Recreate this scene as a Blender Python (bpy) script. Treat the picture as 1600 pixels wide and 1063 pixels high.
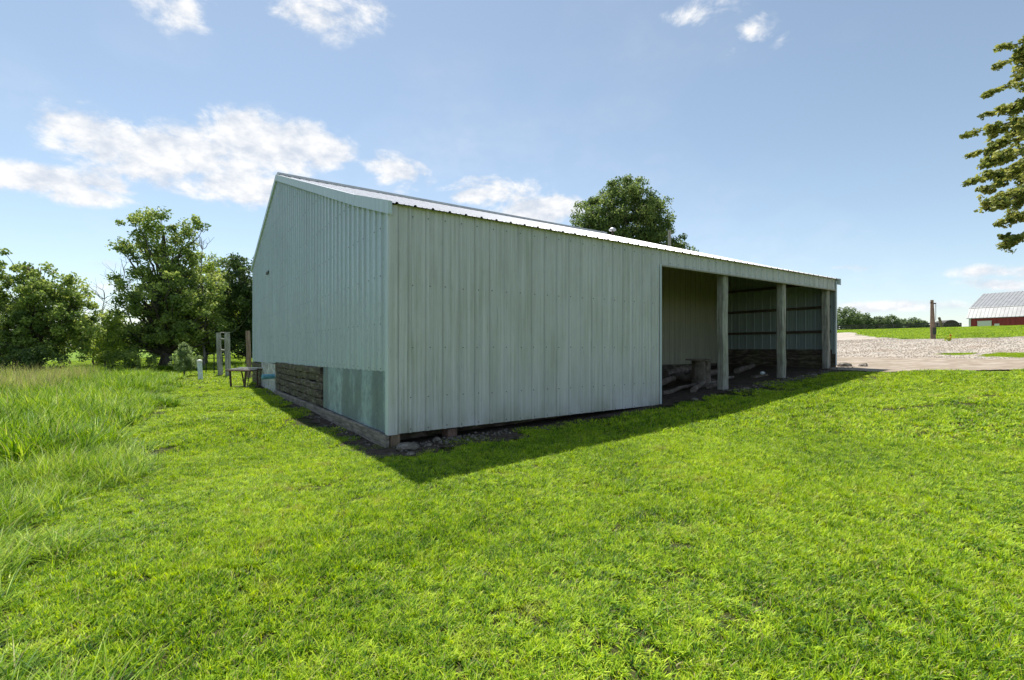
import bpy, math, random
import numpy as np
from mathutils import Vector, Matrix, Euler
R = math.radians
random.seed(7); rng = np.random.default_rng(11)
S = bpy.context.scene
for o in list(bpy.data.objects): bpy.data.objects.remove(o)
COL = S.collection

# ------------------------------------------------------------ camera
F = 763.0; HZ = 543.0; CH = 1.6                 # focal length (px of 1600), horizon row, eye height
cd = bpy.data.cameras.new('camera'); cam = bpy.data.objects.new('camera', cd); COL.objects.link(cam)
cam.location = (0, 0, CH); cam.rotation_euler = (R(90), 0, 0)
cd.sensor_width = 36; cd.lens = 36 * F / 1600; cd.shift_y = (HZ - 531.5) / 1600
cd.clip_start = 0.05; cd.clip_end = 6000
S.camera = cam
# ------------------------------------------------------------ sun, sky
SUNV = Vector((-0.375, 0.838, 1.80)).normalized()
sl = bpy.data.lights.new('sun', 'SUN'); sl.energy = 5.0; sl.angle = R(0.55); sl.color = (1, 0.955, 0.88)
so = bpy.data.objects.new('sun', sl); COL.objects.link(so)
so.rotation_euler = SUNV.to_track_quat('Z', 'Y').to_euler(); so.location = (0, 0, 40)
S.view_settings.view_transform = 'Standard'; S.view_settings.look = 'None'
S.view_settings.exposure = 0.50; S.view_settings.gamma = 1
SKY = 0.105
W = bpy.data.worlds.new('World'); S.world = W; W.use_nodes = True
nt = W.node_tree; nt.nodes.clear(); N = nt.nodes.new; L = nt.links.new
sky = N('ShaderNodeTexSky'); sky.sky_type = 'NISHITA'; sky.sun_disc = False
sky.sun_elevation = math.asin(SUNV.z); sky.sun_rotation = math.atan2(SUNV.x, SUNV.y) % (2 * math.pi)
sky.altitude = 200; sky.air_density = 1.0; sky.dust_density = 0.25; sky.ozone_density = 2.2
def wmath(op, a, b=None, c=None, clamp=False):
    n = N('ShaderNodeMath'); n.operation = op; n.use_clamp = clamp
    for i, x in enumerate((a, b, c)):
        if x is None: continue
        if isinstance(x, (int, float)): n.inputs[i].default_value = x
        else: L(x, n.inputs[i])
    return n.outputs[0]
def wdot(vec, v):
    n = N('ShaderNodeVectorMath'); n.operation = 'DOT_PRODUCT'; L(vec, n.inputs[0]); n.inputs[1].default_value = v
    return n.outputs['Value']
tc = N('ShaderNodeTexCoord'); D = tc.outputs['Generated']
mp = N('ShaderNodeMapping'); L(D, mp.inputs[0]); mp.inputs['Scale'].default_value = (1, 1, 1.7)
nz1 = N('ShaderNodeTexNoise'); L(mp.outputs[0], nz1.inputs['Vector'])
nz1.inputs['Scale'].default_value = 9; nz1.inputs['Detail'].default_value = 9; nz1.inputs['Roughness'].default_value = 0.64
nz1.inputs['Distortion'].default_value = 0.55
nz2 = N('ShaderNodeTexNoise'); L(mp.outputs[0], nz2.inputs['Vector'])
nz2.inputs['Scale'].default_value = 22; nz2.inputs['Detail'].default_value = 6; nz2.inputs['Roughness'].default_value = 0.6
# cumulus patches: direction (given as where they stand in the sky) and angular size, tilt
clouds = [  # px, py, half width, half height, tilt deg, weight
 (150,212,95,42,-12,1.0),(280,240,150,55,-8,1.15),(400,225,130,52,-10,1.1),(360,285,110,40,-6,1.05),(500,235,70,34,-12,.9),
 (60,280,120,26,-12,.95),(130,308,90,18,-6,.75),(185,290,50,20,0,.7),(620,272,58,30,8,.95),(775,298,85,28,0,.95),(840,332,90,26,-4,1.0),
 (140,160,70,20,-8,.6),(290,18,100,40,-20,.66),(490,22,125,42,-8,.72),(560,10,90,30,0,.6),(395,62,40,14,-20,.55),(1085,22,95,28,8,.72),(1190,48,60,26,25,.7),(1150,78,60,18,10,.5),
 (165,415,55,14,0,.85),(195,450,80,16,0,.7),(1335,418,52,10,3,.85),(1580,425,110,14,6,.8),(1570,445,70,14,6,.95),(1400,478,180,12,2,.62),(1340,482,90,10,0,.6),
 (1050,470,240,12,2,.5),(700,430,200,20,0,.5)]
field = None
for (px, py, hw, hh, tilt, wt) in clouds:
    c = Vector(((px - 800) / F, 1, (HZ - py) / F)); dist = c.length; c.normalize()
    a = c.cross(Vector((0, 0, 1))).normalized(); b = a.cross(c).normalized()
    tr = R(-tilt); a2 = a * math.cos(tr) + b * math.sin(tr); b2 = b * math.cos(tr) - a * math.sin(tr)
    sx = hw / F / dist / (0.5 + 0.5 * dist); sy = hh / F / dist
    x = wdot(D, tuple(a2 / sx)); y = wdot(D, tuple(b2 / sy))
    r2 = wmath('ADD', wmath('MULTIPLY', x, x), wmath('MULTIPLY', y, y))
    g = wmath('EXPONENT', wmath('MULTIPLY', r2, -0.75)); g = wmath('MULTIPLY', g, wt)
    g = wmath('MULTIPLY', g, wmath('GREATER_THAN', wdot(D, tuple(c)), 0.0))
    field = g if field is None else wmath('MAXIMUM', field, g)
nn = wmath('ADD', wmath('MULTIPLY', wmath('SUBTRACT', nz1.outputs[0], 0.5), 2.3), wmath('MULTIPLY', wmath('SUBTRACT', nz2.outputs[0], 0.5), 0.75))
dens = wmath('ADD', field, wmath('MULTIPLY', nn, wmath('MINIMUM', wmath('ADD', wmath('MULTIPLY', field, 1.2), 0.12), 1.0)))
mr = N('ShaderNodeMapRange'); mr.interpolation_type = 'SMOOTHSTEP'; L(dens, mr.inputs[0])
mr.inputs[1].default_value = 0.36; mr.inputs[2].default_value = 0.86
veil = N('ShaderNodeTexNoise'); L(mp.outputs[0], veil.inputs['Vector']); veil.inputs['Scale'].default_value = 2.2; veil.inputs['Detail'].default_value = 5
vr = N('ShaderNodeMapRange'); L(veil.outputs[0], vr.inputs[0]); vr.inputs[1].default_value = .45; vr.inputs[2].default_value = .8; vr.inputs[4].default_value = .26
fac = wmath('MAXIMUM', wmath('MULTIPLY', mr.outputs[0], 0.97), vr.outputs[0])
hs = N('ShaderNodeHueSaturation'); L(sky.outputs[0], hs.inputs['Color']); hs.inputs['Saturation'].default_value = 0.79; hs.inputs['Hue'].default_value = 0.490
b1 = N('ShaderNodeBackground'); L(hs.outputs[0], b1.inputs[0]); b1.inputs[1].default_value = SKY
cr = N('ShaderNodeValToRGB'); L(nz2.outputs[0], cr.inputs[0])
cr.color_ramp.elements[0].position = .36; cr.color_ramp.elements[0].color = (.66, .72, .82, 1)
cr.color_ramp.elements[1].position = .62; cr.color_ramp.elements[1].color = (1, 1, 1, 1)
b2_ = N('ShaderNodeBackground'); L(cr.outputs[0], b2_.inputs[0]); b2_.inputs[1].default_value = 0.74
mx = N('ShaderNodeMixShader'); L(fac, mx.inputs[0]); L(b1.outputs[0], mx.inputs[1]); L(b2_.outputs[0], mx.inputs[2])
wo = N('ShaderNodeOutputWorld'); L(mx.outputs[0], wo.inputs[0])

# ------------------------------------------------------------ coordinates
C0 = Vector((-1.91, 7.63, 0)); DS = Vector((.8288, .5596, 0)); DT = Vector((-.5596, .8288, 0))
def P(s, t, z=0.0): return C0 + DS * s + DT * t + Vector((0, 0, z))
GS = [-400, -60, -15, -4, 0, 3, 6.43, 9.1, 12.1, 15.2, 22.6, 35, 71, 98, 140, 400]
GZ = [-.6, -.6, -.35, -.05, 0, .10, .275, .47, .68, .91, 1.20, 2.05, 3.85, 4.7, 5.0, 5.0]
def gz(x, y):
    x = np.asarray(x, float); y = np.asarray(y, float)
    s = (x - C0.x) * DS.x + (y - C0.y) * DS.y
    z = np.interp(s, GS, GZ)
    z = z + .018 * np.sin(x * .9 + y * .35) * np.cos(y * .7 - x * .3) + .010 * np.sin(x * 2.3 - y * 1.9)
    return z
def gp(x, y, dz=0.0): return Vector((x, y, float(gz(x, y)) + dz))
def px2(px, Y): return (px - 800) / F * Y
def zpx(py, Y): return CH + Y * (HZ - py) / F
def st(x, y):
    x = np.asarray(x, float); y = np.asarray(y, float)
    return (x - C0.x) * DS.x + (y - C0.y) * DS.y, (x - C0.x) * DT.x + (y - C0.y) * DT.y

# ------------------------------------------------------------ materials
class MT:
    def __init__(s, name):
        s.m = bpy.data.materials.new(name); s.m.use_nodes = True; s.t = s.m.node_tree; s.t.nodes.clear()
        s.out = s.n('ShaderNodeOutputMaterial'); s.b = s.n('ShaderNodeBsdfPrincipled'); s.l(s.b.outputs[0], s.out.inputs[0])
    def n(s, t, **k):
        n = s.t.nodes.new(t)
        for a, v in k.items(): setattr(n, a, v)
        return n
    def l(s, a, b): s.t.links.new(a, b)
    def pos(s, scale=(1, 1, 1), obj=True):
        if obj: o = s.n('ShaderNodeTexCoord').outputs['Object']
        else: o = s.n('ShaderNodeNewGeometry').outputs['Position']
        m = s.n('ShaderNodeMapping'); s.l(o, m.inputs[0]); m.inputs['Scale'].default_value = scale
        return m.outputs[0]
    def noise(s, scale, detail=4, rough=.55, map=(1, 1, 1), obj=True):
        n = s.n('ShaderNodeTexNoise'); s.l(s.pos(map, obj), n.inputs['Vector'])
        n.inputs['Scale'].default_value = scale; n.inputs['Detail'].default_value = detail; n.inputs['Roughness'].default_value = rough
        return n.outputs[0]
    def ramp(s, f, stops):
        r = s.n('ShaderNodeValToRGB'); s.l(f, r.inputs[0]); e = r.color_ramp.elements
        while len(e) > 1: e.remove(e[-1])
        e[0].position = stops[0][0]; e[0].color = (*stops[0][1], 1)
        for p, c in stops[1:]:
            k = e.new(p); k.color = (*c, 1)
        return r.outputs[0]
    def rng(s, f, a, b, c=0, d=1):
        r = s.n('ShaderNodeMapRange'); s.l(f, r.inputs[0])
        for i, v in enumerate((a, b, c, d)): r.inputs[i + 1].default_value = v
        return r.outputs[0]
    def mix(s, f, a, b, mode='MIX'):
        m = s.n('ShaderNodeMix', data_type='RGBA', blend_type=mode)
        for i, v in ((0, f), (6, a), (7, b)):
            if isinstance(v, (int, float)): m.inputs[i].default_value = v
            elif isinstance(v, tuple): m.inputs[i].default_value = (*v, 1)
            else: s.l(v, m.inputs[i])
        return m.outputs[2]
    def math(s, op, a, b):
        n = s.n('ShaderNodeMath', operation=op)
        for i, v in ((0, a), (1, b)):
            if isinstance(v, (int, float)): n.inputs[i].default_value = v
            else: s.l(v, n.inputs[i])
        return n.outputs[0]
    def attr(s, name):
        a = s.n('ShaderNodeAttribute'); a.attribute_name = name; return a.outputs['Fac']
    def col(s, c):
        if isinstance(c, tuple): s.b.inputs['Base Color'].default_value = (*c, 1)
        else: s.l(c, s.b.inputs['Base Color'])
        return s
    def set(s, rough=.7, metal=0, spec=.5):
        for k, v in (('Roughness', rough), ('Metallic', metal), ('Specular IOR Level', spec)):
            if isinstance(v, (int, float)): s.b.inputs[k].default_value = v
            else: s.l(v, s.b.inputs[k])
        return s
    def bump(s, h, strength=.4, dist=.02):
        b = s.n('ShaderNodeBump'); s.l(h, b.inputs['Height']); b.inputs['Strength'].default_value = strength; b.inputs['Distance'].default_value = dist
        s.l(b.outputs[0], s.b.inputs['Normal']); return s
    def translucent(s, c, f=.4):
        t = s.n('ShaderNodeBsdfTranslucent')
        if isinstance(c, tuple): t.inputs[0].default_value = (*c, 1)
        else: s.l(c, t.inputs[0])
        m = s.n('ShaderNodeMixShader'); m.inputs[0].default_value = f
        s.l(s.b.outputs[0], m.inputs[1]); s.l(t.outputs[0], m.inputs[2]); s.l(m.outputs[0], s.out.inputs[0]); return s

M = {}
# painted siding with algae and vertical grime streaks; `up` is the height where growth is heaviest
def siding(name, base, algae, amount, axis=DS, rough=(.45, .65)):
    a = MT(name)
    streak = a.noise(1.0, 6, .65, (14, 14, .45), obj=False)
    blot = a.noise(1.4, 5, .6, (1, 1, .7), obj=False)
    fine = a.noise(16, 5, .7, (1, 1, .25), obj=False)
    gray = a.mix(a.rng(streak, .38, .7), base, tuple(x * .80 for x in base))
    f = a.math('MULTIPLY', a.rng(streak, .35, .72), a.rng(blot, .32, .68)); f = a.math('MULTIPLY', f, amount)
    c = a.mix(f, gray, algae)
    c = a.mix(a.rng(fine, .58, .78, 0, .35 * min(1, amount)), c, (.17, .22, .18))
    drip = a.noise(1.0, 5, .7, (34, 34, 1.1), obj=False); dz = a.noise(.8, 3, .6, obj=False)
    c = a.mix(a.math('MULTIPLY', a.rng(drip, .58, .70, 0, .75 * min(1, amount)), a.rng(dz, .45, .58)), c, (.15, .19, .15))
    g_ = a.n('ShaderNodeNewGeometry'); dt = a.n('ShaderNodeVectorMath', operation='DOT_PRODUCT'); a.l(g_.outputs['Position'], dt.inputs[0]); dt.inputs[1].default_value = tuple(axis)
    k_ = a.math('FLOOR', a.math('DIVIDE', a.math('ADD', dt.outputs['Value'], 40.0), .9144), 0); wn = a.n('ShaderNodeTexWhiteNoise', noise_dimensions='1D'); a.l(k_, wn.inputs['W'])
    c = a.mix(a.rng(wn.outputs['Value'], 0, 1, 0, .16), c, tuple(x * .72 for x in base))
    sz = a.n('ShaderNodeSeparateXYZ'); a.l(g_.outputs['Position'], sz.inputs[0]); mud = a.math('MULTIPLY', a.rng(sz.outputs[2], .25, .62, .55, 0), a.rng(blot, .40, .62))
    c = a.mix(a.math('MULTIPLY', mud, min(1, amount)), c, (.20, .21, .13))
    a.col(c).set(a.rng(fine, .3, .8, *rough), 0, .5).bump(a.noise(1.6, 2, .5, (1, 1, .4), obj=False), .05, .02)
    return a.m
M['siding_front'] = siding('painted_siding_weathered', (.61, .615, .645), (.34, .37, .285), .8)
M['siding_gable'] = siding('painted_siding', (.50, .585, .66), (.43, .50, .55), .25, DT, (.24, .36))
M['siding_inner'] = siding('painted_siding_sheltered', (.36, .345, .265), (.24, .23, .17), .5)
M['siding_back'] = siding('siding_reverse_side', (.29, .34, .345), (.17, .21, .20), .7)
M['trim'] = siding('painted_trim', (.55, .635, .70), (.47, .55, .60), .2)
a = MT('screw_head'); a.col((.13, .14, .14)).set(.5, .3); M['screw'] = a.m
a = MT('roof_metal'); n = a.noise(3, 5, .6, (1, 1, 1)); a.col(a.ramp(n, [(.3, (.46, .46, .48)), (.7, (.58, .58, .60))])).set(.42, .25, .5); M['roof'] = a.m
a = MT('galvanised_sheet')
v = a.n('ShaderNodeTexVoronoi'); a.l(a.pos((28, 28, 28), False), v.inputs['Vector']); v.inputs['Scale'].default_value = 1
st1 = a.noise(1, 4, .6, (.9, 1.3, .18), obj=False); bl = a.noise(5, 7, .7, (1, 1, .8), obj=False)
c = a.ramp(st1, [(.40, (.10, .135, .165)), (.49, (.15, .21, .26)), (.505, (.22, .31, .37)), (.62, (.32, .43, .50))])
c = a.mix(a.rng(bl, .42, .66, 0, .8), c, (.11, .15, .18)); c = a.mix(a.math('MULTIPLY', v.outputs['Color'], .16), c, (.4, .5, .52))
a.col(c).set(a.rng(bl, .3, .7, .45, .65), .15); M['galv'] = a.m
def wood(name, dark, mid, light, stretch, moss=0):
    a = MT(name)
    g = a.noise(1, 8, .68, stretch); k = a.noise(3, 4, .6, (1, 1, 1)); 
    c = a.ramp(g, [(.28, dark), (.5, mid), (.72, light)])
    c = a.mix(a.rng(k, .45, .75, 0, .5), c, dark)
    if moss: c = a.mix(a.rng(a.noise(2.1, 5, .6, (1, 1, .6)), .45, .62, 0, moss), c, (.17, .22, .08))
    a.col(c).set(.85, 0, .25).bump(g, .6, .01); return a.m
M['post'] = wood('grey_post_wood', (.12, .11, .095), (.34, .325, .295), (.54, .53, .49), (18, 18, 1.6), .18)
M['timber'] = wood('dark_treated_timber', (.022, .017, .014), (.085, .066, .052), (.30, .25, .21), (5, 2.2, 16), .2)
M['sill'] = wood('weathered_plank', (.07, .06, .05), (.22, .19, .165), (.38, .34, .30), (4, 1.6, 24))
M['girt'] = wood('brown_girt_wood', (.035, .026, .02), (.09, .066, .05), (.16, .125, .095), (20, 1.5, 20))
M['brownpost'] = wood('brown_post_wood', (.10, .07, .05), (.25, .18, .13), (.40, .31, .23), (16, 16, 1.5))
M['log'] = wood('log_wood', (.05, .04, .034), (.16, .13, .11), (.32, .28, .24), (6, 6, 6))
M['bark'] = wood('bark', (.03, .026, .022), (.10, .088, .072), (.20, .18, .155), (7, 7, 2))
M['deadwood'] = wood('bare_branch_wood', (.10, .09, .08), (.22, .2, .18), (.36, .33, .30), (7, 7, 2))
a = MT('whitewashed_block'); n = a.noise(5, 7, .68); a.col(a.ramp(n, [(.32, (.14, .13, .12)), (.5, (.42, .42, .41)), (.66, (.66, .66, .66))])).set(.9).bump(n, .5, .02); M['white_block'] = a.m
a = MT('blue_plastic_pipe'); a.col(a.ramp(a.noise(9), [(.3, (.12, .34, .46)), (.7, (.22, .50, .64))])).set(.4); M['pipe'] = a.m
a = MT('pipe_inside'); a.col((.03, .06, .07)).set(.8); M['hole'] = a.m
a = MT('white_plastic'); a.col(a.ramp(a.noise(14), [(.3, (.50, .57, .62)), (.7, (.72, .78, .82))])).set(.45); M['pvc'] = a.m
a = MT('rusty_steel'); a.col(a.ramp(a.noise(20, 6), [(.35, (.05, .035, .03)), (.6, (.13, .075, .05)), (.75, (.30, .26, .24))])).set(.75, .2); M['rust'] = a.m
a = MT('dark_steel'); a.col((.035, .045, .035)).set(.6, .2); M['steel'] = a.m
a = MT('worn_aluminium'); a.col(a.ramp(a.noise(8), [(.3, (.33, .33, .34)), (.7, (.68, .68, .70))])).set(.4, .6); M['alu'] = a.m
a = MT('clay_brick'); n = a.noise(12, 5); a.col(a.ramp(n, [(.3, (.10, .06, .05)), (.7, (.24, .15, .12))])).set(.9).bump(n, .4); M['brick'] = a.m
a = MT('field_stone'); n = a.noise(9, 6, .65); a.col(a.ramp(n, [(.3, (.07, .06, .05)), (.55, (.17, .145, .12)), (.7, (.32, .29, .25))])).set(.9).bump(n, .5, .02); M['stone'] = a.m
a = MT('red_barn_paint'); n = a.noise(1, 4, .6, (4, 4, .4)); a.col(a.ramp(n, [(.3, (.25, .022, .025)), (.7, (.36, .04, .04))])).set(.6); M['red'] = a.m
a = MT('barn_roof_metal'); n = a.noise(1, 4, .6, (1.3, 1.3, .3)); a.col(a.ramp(n, [(.3, (.24, .245, .25)), (.7, (.34, .345, .35))])).set(.45, .2); M['barnroof'] = a.m
a = MT('white_paint'); a.col((.72, .70, .64)).set(.5); M['white'] = a.m
a = MT('dark_stain_boards'); a.col(a.ramp(a.noise(4), [(.3, (.03, .026, .024)), (.7, (.09, .08, .075))])).set(.8); M['darkboard'] = a.m
a = MT('red_petal'); a.col((.75, .06, .03)).set(.5).translucent((.8, .08, .03), .3); M['petal'] = a.m

def leafmat(name, dark, mid, light, tr=.38, trc=1.5):
    a = MT(name); t = a.attr('tint'); w = a.noise(.45, 3, .6, obj=False)
    f = a.math('ADD', a.math('MULTIPLY', t, .75), a.math('MULTIPLY', w, .35))
    c = a.ramp(f, [(.15, dark), (.5, mid), (.92, light)])
    a.col(c).set(.55, 0, .3)
    hs = a.n('ShaderNodeHueSaturation'); a.l(c, hs.inputs['Color']); hs.inputs['Hue'].default_value = .485; hs.inputs['Value'].default_value = trc; hs.inputs['Saturation'].default_value = 1.05
    a.translucent(hs.outputs[0], tr); return a.m
M['leaf_oak'] = leafmat('oak_leaves', (.06, .115, .03), (.20, .29, .065), (.48, .55, .15))
M['leaf_mid'] = leafmat('mid_leaves', (.042, .085, .025), (.13, .20, .055), (.34, .41, .13))
M['leaf_light'] = leafmat('light_leaves', (.10, .17, .03), (.25, .35, .05), (.46, .54, .10))
M['leaf_dark'] = leafmat('dark_leaves', (.03, .065, .022), (.085, .145, .04), (.22, .29, .08))
M['leaf_cedar'] = leafmat('cedar_sprays', (.08, .14, .05), (.18, .27, .10), (.32, .41, .17))
M['leaf_maple'] = leafmat('maple_leaves', (.07, .11, .028), (.21, .25, .055), (.42, .43, .12))
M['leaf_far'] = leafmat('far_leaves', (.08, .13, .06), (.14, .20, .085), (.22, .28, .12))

def grassmat(name, stops, trf=.36, trv=1.15, patch=None):
    a = MT(name); t = a.attr('tint')
    w1 = a.noise(.55, 4, .6, obj=False); w2 = a.noise(2.6, 4, .65, obj=False); w3 = a.noise(9, 3, .6, obj=False)
    f = a.math('ADD', a.math('MULTIPLY', t, .68), a.math('ADD', a.math('MULTIPLY', a.rng(w3, .32, .68), .15), a.math('ADD', a.math('MULTIPLY', a.rng(w2, .34, .66), .11), a.math('MULTIPLY', a.rng(w1, .34, .66), .14))))
    c = a.ramp(f, stops)
    if patch:
        dry = a.math('MULTIPLY', a.rng(w2, .57, .70), a.rng(w1, .42, .56))
        dry = a.math('MULTIPLY', dry, .55); c = a.mix(dry, c, patch)
    c = a.mix(a.attr('straw'), c, (.46, .38, .20))
    a.col(c).set(.5, 0, .22)
    hs = a.n('ShaderNodeHueSaturation'); a.l(c, hs.inputs['Color']); hs.inputs['Hue'].default_value = .488; hs.inputs['Value'].default_value = trv; hs.inputs['Saturation'].default_value = 1.08
    a.translucent(hs.outputs[0], trf); return a.m
M['lawn'] = grassmat('lawn_blades', [(.24, (.018, .07, .008)), (.42, (.10, .24, .012)), (.60, (.32, .50, .018)), (.85, (.66, .80, .06))], patch=(.27, .21, .09))
M['tall'] = grassmat('tall_grass_blades', [(.22, (.015, .06, .005)), (.42, (.08, .20, .008)), (.62, (.26, .44, .02)), (.86, (.60, .72, .12))])
a = MT('ground_soil_and_turf')
w1 = a.noise(.55, 4, .6, obj=False); w2 = a.noise(14, 6, .7, obj=False); w3 = a.noise(1.6, 5, .65, obj=False)
geo = a.n('ShaderNodeNewGeometry'); ln = a.n('ShaderNodeVectorMath', operation='LENGTH'); a.l(geo.outputs['Position'], ln.inputs[0])
far = a.rng(ln.outputs['Value'], 30, 48)
soil = a.ramp(w2, [(.3, (.03, .035, .012)), (.6, (.07, .075, .025)), (.75, (.15, .13, .07))])
turf = a.mix(.5, a.ramp(w1, [(.3, (.10, .19, .018)), (.7, (.19, .29, .03))]), a.ramp(w3, [(.3, (.08, .16, .02)), (.7, (.22, .31, .04))]))
a.col(a.mix(far, soil, turf)).set(.95, 0, .1).bump(w2, .6, .04); M['ground'] = a.m
a = MT('crushed_limestone'); w = a.noise(45, 4, .7, obj=False); w3 = a.noise(1.1, 5, .65, obj=False)
c = a.ramp(w, [(.32, (.34, .30, .25)), (.5, (.44, .395, .34)), (.66, (.52, .48, .425))]); rt = a.noise(1, 5, .65, (.25, 1.4, 1), obj=False); c = a.mix(a.rng(w3, .48, .68, 0, .75), c, (.33, .25, .19)); c = a.mix(a.rng(rt, .52, .66, 0, .6), c, (.30, .235, .18))
a.col(c).set(.95, 0, .1).bump(w, .35, .02); M['gravel'] = a.m
a = MT('dirty_concrete'); w = a.noise(3, 7, .7, obj=False); w3 = a.noise(.9, 4, .6, (1, 1.6, 1), obj=False)
c = a.ramp(w, [(.3, (.19, .15, .11)), (.55, (.32, .265, .205)), (.72, (.44, .385, .315))]); c = a.mix(a.rng(w3, .5, .62, 0, .6), c, (.42, .36, .31))
a.col(c).set(.9, 0, .2).bump(w, .3, .01); M['concrete'] = a.m
a = MT('bare_dirt'); w = a.noise(9, 7, .7, obj=False); a.col(a.ramp(w, [(.3, (.035, .026, .02)), (.6, (.10, .078, .06)), (.75, (.22, .18, .15))])).set(.95, 0, .1).bump(w, .9, .04); M['dirt'] = a.m

# ------------------------------------------------------------ mesh helpers
def tag(o, label=None, cat=None, group=None, kind=None):
    for k, v in (('label', label), ('category', cat), ('group', group), ('kind', kind)):
        if v: o[k] = v
    return o
def link(name, me, mat, parent=None):
    o = bpy.data.objects.new(name, me); COL.objects.link(o)
    for m in (mat if isinstance(mat, (list, tuple)) else [mat]): me.materials.append(m)
    if parent is not None:
        o.parent = parent; o.matrix_parent_inverse = Matrix.Translation(-parent.location) if parent.type == 'EMPTY' or parent.location.length else Matrix()
    return o
def empty(name, loc, label, cat, group=None):
    o = bpy.data.objects.new(name, None); COL.objects.link(o); o.location = loc; o.empty_display_size = .3
    return tag(o, label, cat, group)
def np_mesh(name, V, Fc, attrs=None, smooth=False):
    V = np.asarray(V, np.float32); Fc = np.asarray(Fc, np.int32); k = Fc.shape[1]
    me = bpy.data.meshes.new(name); me.vertices.add(len(V)); me.vertices.foreach_set('co', V.ravel())
    me.loops.add(Fc.size); me.loops.foreach_set('vertex_index', Fc.ravel())
    me.polygons.add(len(Fc)); me.polygons.foreach_set('loop_start', np.arange(0, Fc.size, k, dtype=np.int32))
    if smooth: me.polygons.foreach_set('use_smooth', np.ones(len(Fc), bool))
    me.update(calc_edges=True)
    for n_, a_ in (attrs or {}).items():
        at = me.attributes.new(n_, 'FLOAT', 'POINT'); at.data.foreach_set('value', np.asarray(a_, np.float32))
    return me
class MB:
    def __init__(s): s.v = []; s.f = []; s.mi = []
    def add(s, vs, fs, mi=0):
        b = len(s.v); s.v += [tuple(v) for v in vs]; s.f += [tuple(i + b for i in f) for f in fs]; s.mi += [mi] * len(fs)
    def box(s, o, x, y, z, mi=0):       # corner + three edge vectors
        o, x, y, z = map(Vector, (o, x, y, z))
        v = [o, o + x, o + x + y, o + y, o + z, o + x + z, o + x + y + z, o + y + z]
        s.add(v, [(0, 3, 2, 1), (4, 5, 6, 7), (0, 1, 5, 4), (1, 2, 6, 5), (2, 3, 7, 6), (3, 0, 4, 7)], mi)
    def tube(s, pts, rad, n=8, cap=True, mi=0, jit=0):
        pts = [Vector(p) for p in pts]; rings = []
        up = Vector((0, 0, 1))
        for i, p in enumerate(pts):
            d = (pts[min(i + 1, len(pts) - 1)] - pts[max(i - 1, 0)]).normalized()
            a = d.cross(up if abs(d.z) < .9 else Vector((1, 0, 0))).normalized(); b = d.cross(a)
            r = rad[i] if isinstance(rad, (list, tuple)) else rad
            rings.append([p + (a * math.cos(k * 2 * math.pi / n) + b * math.sin(k * 2 * math.pi / n)) * r * (1 + random.uniform(-jit, jit)) for k in range(n)])
        vs = [v for rg in rings for v in rg]; fs = []
        for i in range(len(pts) - 1):
            for k in range(n): fs.append((i * n + k, i * n + (k + 1) % n, (i + 1) * n + (k + 1) % n, (i + 1) * n + k))
        if cap: fs.append(tuple(range(n - 1, -1, -1))); fs.append(tuple((len(pts) - 1) * n + k for k in range(n)))
        s.add(vs, fs, mi)
    def build(s, name, mat, parent=None, smooth=False, origin=None):
        off = Vector(origin) if origin is not None else Vector((0, 0, 0))
        me = bpy.data.meshes.new(name); me.from_pydata([tuple(Vector(v) - off) for v in s.v], [], s.f); me.update()
        me.polygons.foreach_set('material_index', s.mi)
        if smooth: me.polygons.foreach_set('use_smooth', [True] * len(s.f))
        o = link(name, me, mat, parent)
        if origin is not None and parent is None: o.location = off
        return o
def rough_beam(a, b, w, h, n=7, jit=.008, side=None, taper=0):
    """a beam from a to b, slightly irregular, chamfered"""
    mb = MB(); a = Vector(a); b = Vector(b); d = (b - a).normalized()
    x = (side or (DS if abs(d.z) > .5 else Vector((0, 0, 1)))).normalized(); y = d.cross(x).normalized(); x = y.cross(d).normalized()
    c = .12; prof = [(-.5, -.5 + c), (-.5 + c, -.5), (.5 - c, -.5), (.5, -.5 + c), (.5, .5 - c), (.5 - c, .5), (-.5 + c, .5), (-.5, .5 - c)]
    vs = []
    for i in range(n + 1):
        q = i / n; p = a.lerp(b, q); k = 1 - taper * q; jx, jy = random.uniform(-jit, jit), random.uniform(-jit, jit)
        for (u, v) in prof: vs.append(p + x * (u * w * k + jx + random.uniform(-jit, jit) * .4) + y * (v * h * k + jy + random.uniform(-jit, jit) * .4))
    fs = [(i * 8 + k, i * 8 + (k + 1) % 8, (i + 1) * 8 + (k + 1) % 8, (i + 1) * 8 + k) for i in range(n) for k in range(8)]
    fs += [tuple(range(7, -1, -1)), tuple(n * 8 + k for k in range(8))]
    mb.add(vs, fs); return mb

# ------------------------------------------------------------ ground
def graded(lo, hi, fine_lo, fine_hi, step):
    a = list(np.arange(fine_lo, fine_hi + 1e-6, step)); d = step; x = a[-1]
    while x < hi: d *= 1.18; x += d; a.append(x)
    d = step; x = a[0]; pre = []
    while x > lo: d *= 1.18; x -= d; pre.append(x)
    return np.array(pre[::-1] + a)
gx = graded(-1500, 1500, -30, 45, .5); gy = graded(-300, 2500, -3, 50, .5)
XX, YY = np.meshgrid(gx, gy); ZZ = gz(XX, YY)
s_, t_ = st(XX, YY)
V = np.stack([XX.ravel(), YY.ravel(), ZZ.ravel()], 1); nx = len(gx)
idx = np.arange(len(gx) * len(gy)).reshape(len(gy), nx)
Q = np.stack([idx[:-1, :-1].ravel(), idx[:-1, 1:].ravel(), idx[1:, 1:].ravel(), idx[1:, :-1].ravel()], 1)
tag(link('ground', np_mesh('ground', V, Q, smooth=True), M['ground']), kind='structure')
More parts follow.
